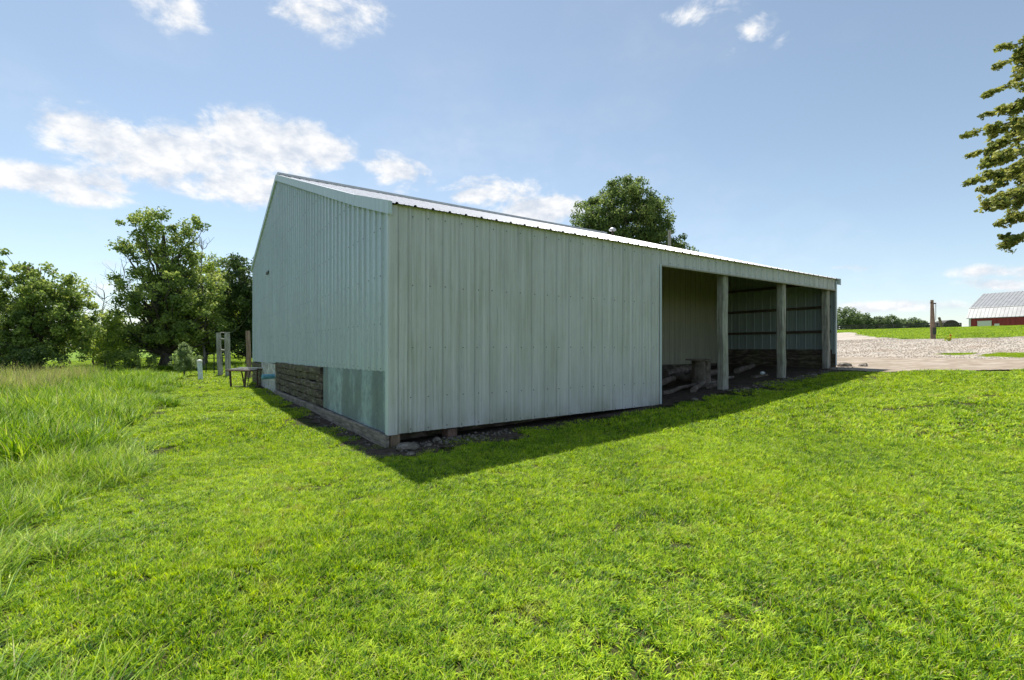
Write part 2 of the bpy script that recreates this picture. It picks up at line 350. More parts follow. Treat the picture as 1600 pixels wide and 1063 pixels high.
def inpoly(x, y, poly):
    x = np.asarray(x); y = np.asarray(y); c = np.zeros(x.shape, bool); j = len(poly) - 1
    for i in range(len(poly)):
        xi, yi = poly[i]; xj, yj = poly[j]
        with np.errstate(divide='ignore', invalid='ignore'):
            c ^= ((yi > y) != (yj > y)) & (x < (xj - xi) * (y - yi) / (yj - yi + 1e-12) + xi)
        j = i
    return c
def wob(x, y, k=.35): return k * (np.sin(x * 1.7 + y * .9) + .6 * np.sin(x * 3.9 - y * 2.7) + .4 * np.sin(y * 6.1 + x * 5.3))
GRAVEL = [(13.4, 22.6), (15, 20.8), (17.6, 17.4), (30, 16.6), (60, 14), (75, 20), (60, 24.5), (30, 28), (25.8, 30), (25.5, 32.5), (30, 42), (38, 54), (34, 57), (24, 44), (14, 44), (2, 40), (4, 28)]
CONC = [(10.6, 16.3), (10.0, 15.3), (10.9, 14.3), (14.1, 13.5), (18, 12.9), (24, 12.6), (30, 12.6), (30, 16.7), (17.6, 17.5), (15.1, 20.9), (13.4, 22.7), (8.2, 21.5), (10.7, 17.5)]
def tuft_patches(x, y):   # grass islands in the gravel
    return (((x - 19.9) / 1.6) ** 2 + ((y - 18.6) / 1.1) ** 2 + wob(x, y, .25) < 1) | (((x - 18.7) / .9) ** 2 + ((y - 20.3) / .5) ** 2 + wob(x, y, .4) < .8)
def is_gravel(x, y): return inpoly(x + wob(x, y, .18), y + wob(y, x, .18), GRAVEL) & ~tuft_patches(x, y)
def is_conc(x, y): return inpoly(x + wob(x, y, .10), y + wob(y, x, .10), CONC)
def in_shed(x, y, m=0.0):
    s, t = st(x, y); return (s > -m) & (s < 15.3 + m) & (t > -m) & (t < 18 + m)
DIRT_T = .28
def is_dirt(x, y):
    s, t = st(x, y); w = wob(x * 2, y * 2, .10)
    near_front = (s > -.5) & (s < 6.6) & (t > -.30 - w - np.where(s < 2.2, .35, 0)) & (t < 1)
    opening = (s > 6.3) & (s < 15.6) & (t > -.38 + w * 2.2) & (t < 18)
    side = (s > -.27 + w * 1.3) & (s < .3) & (t > -.4) & (t < 17)
    inside = (s > 0) & (s < 15.3) & (t > 0) & (t < 18)
    return near_front | opening | side | inside
def sheet(name, test, x0, x1, y0, y1, st_, off, mat):
    xs = np.arange(x0, x1, st_); ys = np.arange(y0, y1, st_)
    X, Y = np.meshgrid(xs, ys); cx = X[:-1, :-1] + st_ / 2; cy = Y[:-1, :-1] + st_ / 2
    k = test(cx, cy).ravel(); Z = gz(X, Y) + off
    V = np.stack([X.ravel(), Y.ravel(), Z.ravel()], 1); n = len(xs); idx = np.arange(V.shape[0]).reshape(len(ys), n)
    Q = np.stack([idx[:-1, :-1].ravel(), idx[:-1, 1:].ravel(), idx[1:, 1:].ravel(), idx[1:, :-1].ravel()], 1)[k]
    u, inv = np.unique(Q, return_inverse=True)
    return link(name, np_mesh(name, V[u], inv.reshape(-1, 4), smooth=True), mat)
tag(sheet('gravel_yard', is_gravel, 0, 76, 12, 60, .2, .030, M['gravel']), kind='structure')
tag(sheet('concrete_apron', is_conc, 7, 31, 11, 24, .1, .036, M['concrete']), kind='structure')
tag(sheet('dirt_floor', lambda x, y: is_dirt(x, y) & ~is_conc(x, y), -13, 12, 5, 32, .1, .022, M['dirt']), kind='structure')

# ------------------------------------------------------------ the shed
shed = empty('metal_shed', P(0, 0, 0), 'pale blue-green ribbed metal shed with an open bay of timber posts', 'shed')
PITCH = .3048
prof = [(0, 0), (.018, .020), (.042, .020), (.060, 0), (.135, 0), (.141, .005), (.155, .005), (.161, 0), (.215, 0), (.221, .005), (.235, .005), (.241, 0), (.2975, 0), (.3005, -.016), (.3040, -.001)]
def cols(x0, x1, ph=0.0):
    out = []; k = math.floor((x0 - ph) / PITCH) - 1
    while k * PITCH + ph < x1:
        for (a, b) in prof:
            x = k * PITCH + ph + a
            if x0 <= x <= x1: out.append((x, b))
        k += 1
    return [(x0, 0)] + [c for c in out if x0 + .002 < c[0] < x1 - .002] + [(x1, 0)]
def ribbed(name, pt, nrm, x0, x1, zlo, zhi, mat, parent, rows=(), ph=0.0, rib=1.0):
    """pt(x,z) -> point; nrm -> outward; rows of screws in the same mesh"""
    mb = MB(); cs = cols(x0, x1, ph); vs = []; fs = []
    nz = 1
    for (x, d) in cs:
        for z in (zlo(x), zhi(x)): vs.append(pt(x, z) + nrm * d * rib)
    for i in range(len(cs) - 1): fs.append((2 * i, 2 * i + 2, 2 * i + 3, 2 * i + 1))
    mb.add(vs, fs)
    k = math.ceil((x0 - ph - .02) / PITCH); X = Vector(pt(1, 0) - pt(0, 0)).normalized()
    while k * PITCH + ph + .03 < x1:
        xr = k * PITCH + ph + .030
        for r in rows:
            z = (r(xr) if callable(r) else r)
            if zlo(xr) + .02 < z < zhi(xr) - .02:
                z += random.uniform(-.006, .006); xx = xr + random.choice((0, 0, .045)) ; h = .020 * rib if xx == xr else .0
                c = pt(xx, z) + nrm * h; e = .0085
                mb.box(c - X * e - Vector((0, 0, e)), X * 2 * e, Vector((0, 0, 2 * e)), nrm * .007, 1)
        k += 1
    return mb.build(name, [mat, M['screw']], parent)
ROOF = [(-.10, 3.84), (1.7, 4.40), (10.8, 7.44), (17.98, 5.27)]
def roofz(t): return float(np.interp(t, [a for a, b in ROOF], [b for a, b in ROOF]))
SL = 15.2; OP = 6.43; HD = 3.50; BK = 4.05
front_top = lambda x: roofz(0) - .015
o1 = ribbed('front_wall', lambda x, z: P(x, 0, z), -DT, .09, OP, lambda x: .235 + .008 * x, front_top, M['siding_front'], shed, rows=(.30, .80, 1.60, 2.60, 3.70), rib=1.35)
tag(o1, 'ribbed wall with green algae streaks')
ribbed('header_panel', lambda x, z: P(x, 0, z), -DT, OP + .002, SL, lambda x: HD, front_top, M['siding_front'], shed, rows=(3.55, 3.75))
gb = lambda t: 1.215 - .0145 * t
gt = lambda t: roofz(t) - .03
def dc(z0):
    return z0
gtm = MB(); 
# gable (split so the ridge is exact)
g1 = ribbed('gable_wall', lambda x, z: P(0, x, z), -DS, .09, 17.9, gb, gt, M['siding_gable'], shed, rows=(gb(0) + .04, 1.98, 2.75, 3.52, 4.3, 5.1, 5.9, 6.7), rib=1.6)
# rear and end walls
ribbed('rear_wall', lambda x, z: P(x, 17.92, z), DT, .02, SL, lambda x: .9, lambda x: roofz(17.9) - .03, M['siding_gable'], shed)
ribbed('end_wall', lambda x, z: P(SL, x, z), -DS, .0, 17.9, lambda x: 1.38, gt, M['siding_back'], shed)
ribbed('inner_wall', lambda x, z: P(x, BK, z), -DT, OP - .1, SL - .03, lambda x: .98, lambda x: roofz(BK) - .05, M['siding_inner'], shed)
ribbed('unseen_partition', lambda x, z: P(OP - .12, x, z), DS, .03, BK, lambda x: .1, lambda x: gt(x), M['siding_inner'], shed)  # out of view behind the front wall, added to keep the bay dark
# corner trims
mb = MB()
mb.box(P(-.036, -.030, .228), DS * .15, DT * .004, Vector((0, 0, 3.60)), 1)
mb.box(P(-.036, -.026, .228), DS * .004, DT * .13, Vector((0, 0, 3.60)))
mb.build('corner_trim', [M['trim'], M['siding_front']], shed)
mb = MB()
mb.box(P(SL - .05, -.032, 1.0), DS * .09, DT * .004, Vector((0, 0, 2.80)))
mb.box(P(SL + .036, -.028, 1.0), DS * .004, DT * .12, Vector((0, 0, 2.80)))
mb.build('corner_trim', M['trim'], shed)
mb = MB(); mb.box(P(OP - .05, -.026, .27), DS * .056, DT * .004, Vector((0, 0, HD - .27))); mb.box(P(OP + .002, -.022, .27), DS * .004, DT * .06, Vector((0, 0, HD - .27)))
mb.build('opening_trim', M['trim'], shed)
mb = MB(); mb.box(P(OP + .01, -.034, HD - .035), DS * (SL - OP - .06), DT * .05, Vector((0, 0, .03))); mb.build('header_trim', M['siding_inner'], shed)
mb = MB(); mb.box(P(OP, .03, HD - .02), DS * (SL - OP - .05), DT * .04, Vector((0, 0, .28))); mb.build('header_beam', M['girt'], shed)
# roof: ribbed sheets over each slope piece
mb = MB(); cs = cols(-.04, SL + .12, .05)
for (t0, z0), (t1, z1) in zip(ROOF[:-1], ROOF[1:]):
    n = Vector((0, 0, 1)); vs = []; fs = []
    for (x, d) in cs: vs += [P(x, t0, z0 + d * 1.15), P(x, t1, z1 + d * 1.15)]
    for i in range(len(cs) - 1): fs.append((2 * i, 2 * i + 2, 2 * i + 3, 2 * i + 1))
    mb.add(vs, fs)
    # closed underside so the sheet has a thickness
    vs = [P(-.04, t0, z0 - .006), P(SL + .12, t0, z0 - .006), P(SL + .12, t1, z1 - .006), P(-.04, t1, z1 - .006)]
    mb.add(vs, [(0, 3, 2, 1)])
roof = mb.build('roof', M['roof'], shed)
mb = MB()
for i in range(24):
    s0 = -.04 + i * (SL + .16) / 24; L_ = (SL + .16) / 24
    mb.box(P(s0, 10.58, roofz(10.58) + .03), DS * (L_ - .004), DT * .22, Vector((0, 0, roofz(10.8) - roofz(10.58) + .012)))
    mb.box(P(s0, 10.80, roofz(10.8) + .042), DS * (L_ - .004), DT * .22, Vector((0, 0, -(roofz(10.8) - roofz(11.02)))))
mb.build('ridge_cap', M['roof'], shed)
# rake trims on both ends, in lengths with lapped joints
def rake(s0, s1, name, segs):
    for (a, b) in segs:
        m_ = MB(); za, zb = roofz(a), roofz(b)
        h = .195
        lap = random.uniform(.000, .006)
        q = [P(s0 - lap, a, za + .02), P(s1, a, za + .02), P(s1, b, zb + .02), P(s0 - lap, b, zb + .02)]
        w = [v - Vector((0, 0, h)) for v in q]
        m_.add(q + w, [(0, 1, 2, 3), (7, 6, 5, 4), (0, 4, 5, 1), (1, 5, 6, 2), (2, 6, 7, 3), (3, 7, 4, 0)])
        m_.box(q[0] - Vector((0, 0, h + .012)) - DS * .006, DS * (s1 - s0 + .004), q[3] - q[0], Vector((0, 0, .014)))
        m_.build(name, M['trim'], shed)
rake(-.062, -.003, 'rake_trim', [(-.115, 1.69), (1.70, 5.0), (5.01, 8.6), (8.61, 10.795)])
rake(-.062, -.003, 'rake_trim', [(10.80, 14.4), (14.41, 18.0)])
rake(SL + .04, SL + .125, 'rake_trim', [(-.115, 1.69), (1.70, 6.5), (6.51, 10.795), (10.80, 18.0)])
# galvanised sheet, sill plank, stacked timbers, whitewashed block piece, corner post
mb = MB(); n = 12
vs = []
for i in range(n + 1):
    t = .10 + (4.32 - .10) * i / n; b = .012 * math.sin(i * 1.3)
    for z in (.225, 1.225): vs.append(P(-.004 + b * (.3 if z > 1 else .5) * .4, t, z if z < 1 else gb(t) + .01))
mb.add(vs, [(2 * i, 2 * i + 1, 2 * i + 3, 2 * i + 2) for i in range(n)])
o = mb.build('skirt_panel', M['galv'], shed); tag(o, 'streaky galvanised steel sheet')
rough_beam(P(-.04, .0, .115), P(-.05, 4.22, .11), .225, .06, 12, .004, Vector((0, 0, 1))).build('sill_board', M['sill'], shed)
for k in range(5):
    z = .30 + k * .188 + random.uniform(-.008, .008)
    t0 = 4.36 + random.uniform(0, .02)
    for (a, b) in ((t0, 11.1),):
        rough_beam(P(.0 + .06 * random.random(), a, z), P(.0 + .06 * random.random(), b, z - .03), .172, .12, 26, .014, Vector((0, 0, 1))).build('timber', M['timber'], shed)
rough_beam(P(-.01, 4.30, .12), P(-.02, 11.2, .05), .17, .10, 14, .01, Vector((0, 0, 1))).build('sill_board', M['sill'], shed)
mb = MB(); mb.box(P(-.02, 11.15, -.15), DT * 3.6, DS * .2, Vector((0, 0, 1.17))); mb.build('foundation_block', M['white_block'], shed)
for k in range(5):
    rough_beam(P(.03, 14.8, .12 + k * .18), P(.03, 17.9, .12 + k * .18), .172, .12, 8, .01, Vector((0, 0, 1))).build('timber', M['timber'], shed)
rough_beam(P(.10, .10, -.15), P(.10, .10, 1.2), .17, .17, 5, .003, DS).build('post', M['brownpost'], shed)
# dark underfloor behind the gap: skirting planks set back
mb = MB(); mb.box(P(.25, .45, -.2), DS * 6.1, DT * .05, Vector((0, 0, .9))); mb.build('backing_board', M['timber'], shed)
# open bay posts
for (s, lean, w) in ((9.13, .00, .215), (12.12, -.015, .20), (14.93, .02, .19)):
    base = P(s, .17, float(gz(*P(s, .17).xy)) - .25)
    o = rough_beam(base + DS * lean, P(s, .19, 3.62), w, w, 9, .007, DS).build('post', M['post'], shed)
# interior girts on the end wall and timber skirts
for z in (1.41, 2.13, 2.95, 3.76):
    rough_beam(P(SL - .06, .12, z), P(SL - .06, BK - .05, z), .085, .05, 6, .003, Vector((0, 0, 1))).build('girt', M['girt'], shed)
mb = MB(); mb.box(P(SL + .005, -.01, .6), DT * 17.8, DS * .02, Vector((0, 0, .80))); mb.build('backing_board', M['timber'], shed)  # added behind the timbers to stop daylight showing through their gaps
for k in range(4):
    rough_beam(P(SL - .05, .1, .86 + k * .19), P(SL - .05, 17.9, .86 + k * .19), .188, .1, 14, .008, Vector((0, 0, 1))).build('timber', M['timber'], shed)
for k in range(4):
    rough_beam(P(OP, BK - .03, .32 + k * .19), P(SL - .15, BK - .03, .32 + k * .19), .18, .1, 12, .01, Vector((0, 0, 1))).build('timber', M['timber'], shed)
for k in range(7):
    s = 6.9 + k * 1.2
    rough_beam(P(s, .08, roofz(0.08) - .12), P(s, BK, roofz(BK) - .12), .13, .045, 3, .002, Vector((0, 0, 1))).build('rafter', M['girt'], shed)
# roof vent near the ridge end
vt = P(14.7, 9.6, roofz(9.6))
mb = MB(); mb.tube([vt - Vector((0, 0, .05)), vt + Vector((0, 0, .26))], .045, 12); fl = mb.build('vent_pipe', M['rust'], shed)
mb = MB(); mb.tube([vt + Vector((0, 0, z)) for z in (.22, .25, .29, .33, .38, .41)], [.07, .16, .18, .16, .09, .02], 16); mb.build('vent_cap', M['alu'], shed, smooth=True)
# blue drain pipe through the block
pz = .60
mb = MB(); q0 = P(.05, 11.35, pz); q1 = P(-.42, 11.30, pz - .015); mb.tube([q0, q1], .085, 20, cap=False); 
mb.tube([q1, q1 + DS * .05], .093, 20); 
mb.build('drain_pipe', [M['pipe'], M['hole']], shed, smooth=False)
# small fixture on the gable
mb = MB(); mb.box(P(-.06, 12.6, 4.35), DT * .55, DS * .05, Vector((0, 0, .09))); mb.build('light_bracket', M['steel'], shed)

# ------------------------------------------------------------ things in and round the bay
def stone(name, loc, r, label, cat, group=None, mat='stone', flat=.6, seed=0):
    import bmesh
    rs = random.Random(seed); bm = bmesh.new(); bmesh.ops.create_icosphere(bm, subdivisions=2, radius=1)
    ax = (r * rs.uniform(.8, 1.3), r * rs.uniform(.7, 1.0), r * flat)
    for v in bm.verts:
        k = 1 + .22 * math.sin(v.co.x * 3 + seed) * math.cos(v.co.y * 4 + seed * 2) + rs.uniform(-.07, .07)
        v.co = Vector((v.co.x * ax[0] * k, v.co.y * ax[1] * k, max(v.co.z, -.4) * ax[2] * k))
    me = bpy.data.meshes.new(name); bm.to_mesh(me); bm.free()
    o = link(name, me, M[mat]); o.location = loc; o.rotation_euler = (0, 0, rs.uniform(0, 6)); return tag(o, label, cat, group)
def ps(s, t, dz=0.0):
    p = P(s, t); return gp(p.x, p.y, dz)
stone('flat_rock', ps(.16, -.32, .05), .20, 'flat tan rock lying in front of the near corner post of the shed', 'rock', seed=3, flat=.35)
stone('rock', ps(.75, -.12, .05), .07, 'small pale rock between the flat tan rock and the dark block at the wall foot', 'rock', seed=4)
stone('rock', ps(.48, -.38, .04), .05, 'fist sized rock beside the flat tan rock near the corner', 'rock', seed=5)
stone('rock', ps(.05, -.70, .03), .06, 'grey rock half sunk in the grass nearest the shed corner', 'rock', seed=6)
mb = MB(); q = ps(1.0, -.02, .03); mb.box(q, DS * .19 + DT * .04, DT * .24, Vector((0, 0, .13))); mb.box(q + Vector((.02, .02, .131)), DS * .15, DT * .18, Vector((0, 0, .006)))
tag(mb.build('paving_block', M['brick'], origin=q), 'dark square block lying under the front wall edge near the corner', 'block')
# stump table with a plate on top
q = ps(9.30, 1.02, -.02)
stump = empty('chopping_stump', q, 'upright log stump with a thin rough board on top inside the open bay', 'stump')
mb = MB()
for (dx, r, h) in ((0, .19, .78), (.27, .17, .76)):
    pts = [q + DS * dx + Vector((0, 0, h * k / 6)) for k in range(7)]; mb.tube(pts, [r * (1.12 - .05 * min(k, 3)) for k in range(7)], 14, jit=.05)
mb.build('log', M['log'], stump)
mb = MB(); vs = []; n = 18
for z in (.785, .82):
    for k in range(n):
        a_ = k * 2 * math.pi / n; rr = 1 + .10 * math.sin(k * 2.3) + .06 * math.cos(k * 5)
        vs.append(q + DS * (.02 + .46 * rr * math.cos(a_)) + DT * (.27 * rr * math.sin(a_)) + Vector((0, 0, z)))
mb.add(vs, [tuple(range(n - 1, -1, -1)), tuple(range(n, 2 * n))] + [(k, (k + 1) % n, n + (k + 1) % n, n + k) for k in range(n)])
mb.build('top_board', M['log'], stump)
def log(s0, t0, z0, s1, t1, z1, r, label, seed=0, name='log', mat='log', cat='log', group='logs and scrap wood on the bay floor'):
    a = ps(s0, t0, z0); b = ps(s1, t1, z1); mb = MB(); n = 6
    pts = [a.lerp(b, k / n) + Vector((0, 0, .02 * math.sin(k * 1.7 + seed))) + DT * .02 * math.cos(k * 2.1 + seed) for k in range(n + 1)]
    mb.tube(pts, [r * (1 - .25 * k / n) for k in range(n + 1)], 10, jit=.06)
    return tag(mb.build(name, M[mat], origin=a), label, cat, group)
log(7.7, 1.3, .22, 9.0, 1.6, .26, .10, 'thick log lying left of the stump against the back')
log(7.4, .75, .08, 9.1, 1.0, .12, .06, 'thin bark covered log on the floor left of the stump', 2)
log(8.3, .50, .07, 9.1, .75, .16, .08, 'pale short log lying just before the foot of the stump', 3)
log(9.1, .55, .07, 9.6, .62, .08, .09, 'stubby log end at the right foot of the stump', 4)
log(9.75, 1.5, .42, 10.0, .9, .04, .06, 'crooked branch leaning down right of the stump', 5)
log(10.0, 2.4, .12, 10.1, 1.4, .1, .13, 'dark log behind the crooked branch right of the stump', 6)
log(9.6, .9, .06, 11.3, 1.2, .08, .05, 'long thin pole lying between the first and second bay posts', 7, 'pole', 'sill', 'pole')
log(9.8, 2.6, .2, 11.6, 2.9, .22, .16, 'big dark log at the back between the first and second posts', 8)
log(10.2, 2.0, .12, 12.0, 2.1, .15, .12, 'dark log in front of the big back log between the posts', 9)
log(12.6, 1.9, .1, 14.3, 2.3, .12, .10, 'log lying behind the second bay post near the end wall', 10)
log(6.8, 2.6, .15, 8.0, 2.8, .2, .14, 'dark log at the back wall behind the stump', 11)
mb = MB(); q = ps(11.75, .55, .16); mb.tube([q + DT * .04 + DS * x_ for x_ in (0, .012, .03, .12, .145, .165, .20)], [.028, .043, .046, .046, .034, .017, .016], 12)
tag(mb.build('plastic_jug', M['pvc'], origin=q), 'small white plastic jug lying left of the second bay post', 'jug')
q = ps(11.6, .75, .02); mb = rough_beam(q, q + DS * .7 + Vector((0, 0, .05)), .12, .16, 4, .015, Vector((0, 0, 1)))
tag(mb.build('wood_chunk', M['log'], origin=q), 'rough wooden chunk under the white jug by the second post', 'wood chunk')
stone('rock', ps(15.6, -.1, .06), .22, 'brown rock pile top just outside the far end post of the bay', 'rock', seed=8, flat=.5)
stone('rock', ps(15.9, -.55, .04), .15, 'dark rock at the concrete edge past the far end post', 'rock', seed=9)
stone('rock', ps(9.45, -.25, .03), .09, 'pale flat rock at the foot of the first bay post', 'rock', seed=10, flat=.4)
stone('rock', ps(7.2, -.35, .03), .08, 'pale rock in the shaded grass before the left end of the bay', 'rock', seed=12, flat=.5)
stone('rock', ps(12.9, -.35, .03), .10, 'pale rock in the rubble just right of the second bay post', 'rock', seed=13, flat=.5)
# rubble strip
def scatter_stones(name, pts, rmin, rmax, mat):
    base = np.array([[1, 0, 0], [0, 1, 0], [-1, 0, 0], [0, -1, 0], [.1, .1, .7], [0, 0, -.5]], float)
    tri = np.array([[0, 1, 4], [1, 2, 4], [2, 3, 4], [3, 0, 4], [1, 0, 5], [2, 1, 5], [3, 2, 5], [0, 3, 5]])
    n = len(pts); r = rng.uniform(rmin, rmax, n); an = rng.uniform(0, 6.28, n)
    b = base[None] * rng.uniform(.6, 1.3, (n, 6, 3)) * r[:, None, None]
    x = b[..., 0] * np.cos(an)[:, None] - b[..., 1] * np.sin(an)[:, None]; y = b[..., 0] * np.sin(an)[:, None] + b[..., 1] * np.cos(an)[:, None]
    V = np.stack([x, y, b[..., 2]], -1) + np.asarray(pts)[:, None, :]
    Fc = (tri[None] + (np.arange(n) * 6)[:, None, None]).reshape(-1, 3)
    return link(name, np_mesh(name, V.reshape(-1, 3), Fc), M[mat])
pts = []
for _ in range(700):
    if random.random() < .55: s = random.uniform(8.8, 15.8); t = random.gauss(-.25, .14)
    elif random.random() < .6: s = abs(random.gauss(.2, 1.3)); t = random.gauss(-.2, .16)
    else: s = random.gauss(-.2, .08); t = random.uniform(0, 12)
    p = P(s, t); pts.append((p.x, p.y, float(gz(p.x, p.y)) + .03))
tag(scatter_stones('rubble', pts, .012, .045, 'stone'), 'loose pebbles and rubble along the foot of the shed', 'rubble', kind='stuff')
X = rng.uniform(8, 34, 45000); Y = rng.uniform(15, 34, 45000); k = is_gravel(X, Y); X, Y = X[k], Y[k]
tag(scatter_stones('loose_gravel', np.stack([X, Y, gz(X, Y) + .04], 1), .010, .026, 'gravel'), 'crushed pale stone lying loose on the yard', 'gravel', kind='stuff')

# ------------------------------------------------------------ fence corner, posts, bench on the left
def wpost(px, Y, ytop, r, label, mat='post', lean=0, parent=None, name='wooden_post', base=None):
    x = px2(px, Y); b = gp(x, Y, -.1); top = Vector((x + lean, Y, zpx(ytop, Y)))
    mb = MB(); n = 7; mb.tube([b.lerp(top, k / n) + Vector((random.uniform(-.012, .012), 0, 0)) for k in range(n + 1)], [r * (1.05 - .12 * k / n) for k in range(n + 1)], 12, jit=.04)
    return tag(mb.build(name, M[mat], origin=b), label, 'post')
YB = 27.0
wpost(344.5, 27.5, 520, .13, 'grey wooden post left of the pair at the gate by the cedar', lean=-.12)
wpost(357, 27.0, 519, .14, 'grey wooden post right of the pair at the gate, beside the bench', lean=-.08)
wpost(389.5, 25.0, 517, .11, 'brown wooden post standing beside the far shed corner', 'brownpost', lean=-.08)
# spanning bits between the pair
a = Vector((px2(345, 27.5), 27.5, zpx(547, 27.3))); b = Vector((px2(357, 27.), 27., zpx(548, 27)))
for dz, rr, lab in ((0, .05, 'lowest short pale rail joining the pair of grey posts'), (.62, .04, 'middle short pale rail joining the pair of grey posts'), (.98, .025, 'thin dark rail joining the tops of the pair of grey posts')):
    mb = MB(); u_ = Vector((0, 0, dz)); mb.tube([a + u_, b + u_], rr, 8); tag(mb.build('brace_rail', M['post'], origin=a + u_), lab, 'rail')
p0 = Vector((px2(357, 27), 27, zpx(521, 27))); p1 = P(.0, 17.9, 3.4)
mb = MB(); mb.tube([p0.lerp(p1, k / 10) - Vector((0, 0, .25 * math.sin(math.pi * k / 10))) for k in range(11)], .014, 6)
tag(mb.build('cable', M['steel'], origin=p0), 'thin cable rising from the grey post to the shed wall', 'cable')
for i, (px, yt, Y) in enumerate(((334.5, 552, 30), (322, 553, 31), (308, 554, 32), (299, 560, 33), (290, 561, 34), (282, 562, 35), (272, 563, 36))):
    x = px2(px, Y); b = gp(x, Y, -.1); h = 1.35
    if i == 0: tp = empty('fence_post', b, '', 'fence post', 'steel posts of the wire fence'); 
    mb = MB(); mb.box(b - Vector((.035, .003, 0)), (.07, 0, 0), (0, .008, 0), (0, 0, h)); mb.box(b - Vector((.004, .003, 0)), (.008, 0, 0), (0, -.035, 0), (0, 0, h))
    if i == 0: bpy.data.objects.remove(tp)
    o = mb.build('fence_post', M['steel'], origin=b)
    lab = ['thin dark steel post nearest the pair of grey posts', 'thin dark steel post between the white pipe and the pair of grey posts', 'thin dark steel post just left of the white pipe',
           'thin dark steel post at the right edge of the little cedar', 'thin dark steel post behind the middle of the little cedar', 'thin dark steel post at the left edge of the little cedar', 'leftmost thin dark steel post, left of the little cedar'][i]
    tag(o, lab, 'fence post', 'steel posts of the wire fence')
mb = MB()
for h in (.35, .7, 1.05, 1.25):
    pp = [gp(px2(px, Y), Y, h) for px, Y in ((345, 27.5), (334.5, 30), (322, 31), (308, 32), (299, 33), (290, 34), (282, 35), (272, 36))]
    mb.tube(pp, .006, 4, cap=False)
tag(mb.build('fence_wire', M['steel']), 'thin strands of wire strung between the dark steel posts', 'wire')
q = gp(px2(314, 24), 24, -.05)
vp = empty('standpipe', q, 'white plastic pipe with a rounded cap standing in the lawn', 'pipe')
mb = MB(); mb.tube([q, q + Vector((-.07, 0, .93))], .105, 16); mb.build('pipe_body', M['pvc'], vp, smooth=False)
mb = MB(); c = q + Vector((-.07, 0, .92)); mb.tube([c + Vector((0, 0, z)) for z in (0, .01, .09, .13, .155, .165)], [.115, .122, .122, .10, .06, .01], 16); mb.build('cap', M['white'], vp, smooth=True)
# bench-like rack
B0 = Vector((px2(381, 19.5), 19.5, 0)); B0 = gp(B0.x, B0.y)
rack = empty('slatted_bench', B0, 'low rusty pipe bench with worn slats standing at the far shed corner', 'bench')
ax = Vector((.93, -.35, 0)).normalized(); ay = Vector((.35, .93, 0)).normalized(); T = .70
for k in range(4):
    mb = MB(); o_ = B0 + ay * (-.22 + k * .17) + Vector((0, 0, T + .02 * k)); mb.box(o_ - ax * .66, ax * (1.25 + .06 * (k % 2)), ay * .10, Vector((0, 0, .025 )))
    mb.build('slat', M['alu'] if k % 2 else M['sill'], rack)
for sx in (-.52, .35):
    for sy in (-.2, .32):
        mb = MB(); top = B0 + ax * sx + ay * sy + Vector((0, 0, T)); bot = B0 + ax * (sx + (.12 if sx < 0 else -.05)) + ay * sy * 1.2; bot.z = B0.z - .05 + .0
        mb.tube([top, bot], .028 if sy > 0 else .04, 8); mb.build('leg', M['rust'], rack)
mb = MB(); mb.tube([B0 + ax * -.7 + ay * -.24 + Vector((0, 0, T - .03)), B0 + ax * .78 + ay * -.26 + Vector((0, 0, T - .02))], .03, 8)
mb.tube([B0 + ax * -.62 + ay * .34 + Vector((0, 0, T)), B0 + ax * .62 + ay * .34 + Vector((0, 0, T))], .024, 8); mb.build('frame', M['rust'], rack)
mb = MB(); mb.tube([B0 + ax * .42 + ay * -.2 + Vector((0, 0, .02)), B0 + ax * .2 + ay * .1 + Vector((0, 0, T - .05))], .016, 6); mb.build('brace', M['steel'], rack)
q = B0 - ax * .3 - ay * .15 + Vector((0, 0, .03)); mb = MB(); mb.tube([q, q + ax * .4 + ay * .05, q + ax * .9 - ay * .05], .04, 8, jit=.1)
tag(mb.build('branch', M['log'], origin=q), 'short branch lying in the grass under the bench', 'branch')

# ------------------------------------------------------------ trees
def leaves(cent, rad, n_per, size, tint, flat=.8, up=.5, asp=.62):
    nC = len(cent); n = nC * n_per
    d = rng.normal(size=(n, 3)); d /= np.linalg.norm(d, axis=1)[:, None]; r = rng.uniform(0, 1, n) ** .5
    c = np.repeat(cent, n_per, 0); R_ = np.repeat(rad, n_per)[:, None]
    p = c + d * r[:, None] * R_ * np.array([1, 1, flat])
    nr = rng.normal(size=(n, 3)) + d * .6 + np.array([0, 0, up]); nr /= np.linalg.norm(nr, axis=1)[:, None]
    a = np.cross(nr, rng.normal(size=(n, 3))); a /= np.linalg.norm(a, axis=1)[:, None]; b = np.cross(nr, a)
    L_ = size * rng.uniform(.6, 1.3, n)[:, None]
    V = np.stack([p - a * L_ * .5, p + b * L_ * .5 * asp + nr * L_ * .08, p + a * L_ * .5 - nr * L_ * .06, p - b * L_ * .5 * asp + nr * L_ * .08], 1).reshape(-1, 3)
    Fc = np.arange(n * 4).reshape(n, 4)
    tn = np.clip(np.repeat(tint, n_per) + rng.normal(0, .17, n), 0, 1)
    return V, Fc, np.repeat(tn, 4)
def curve(a, b, sag=.0, n=6, wig=.04):
    a = Vector(a); b = Vector(b); L_ = (b - a).length; mid = a.lerp(b, .5) + Vector((0, 0, sag * L_)); out = []
    for k in range(n + 1):
        q = k / n; p = a * (1 - q) ** 2 + mid * 2 * q * (1 - q) + b * q * q
        if 0 < k < n: p += Vector([random.uniform(-wig, wig) * L_ for _ in range(3)])
        out.append(p)
    return out
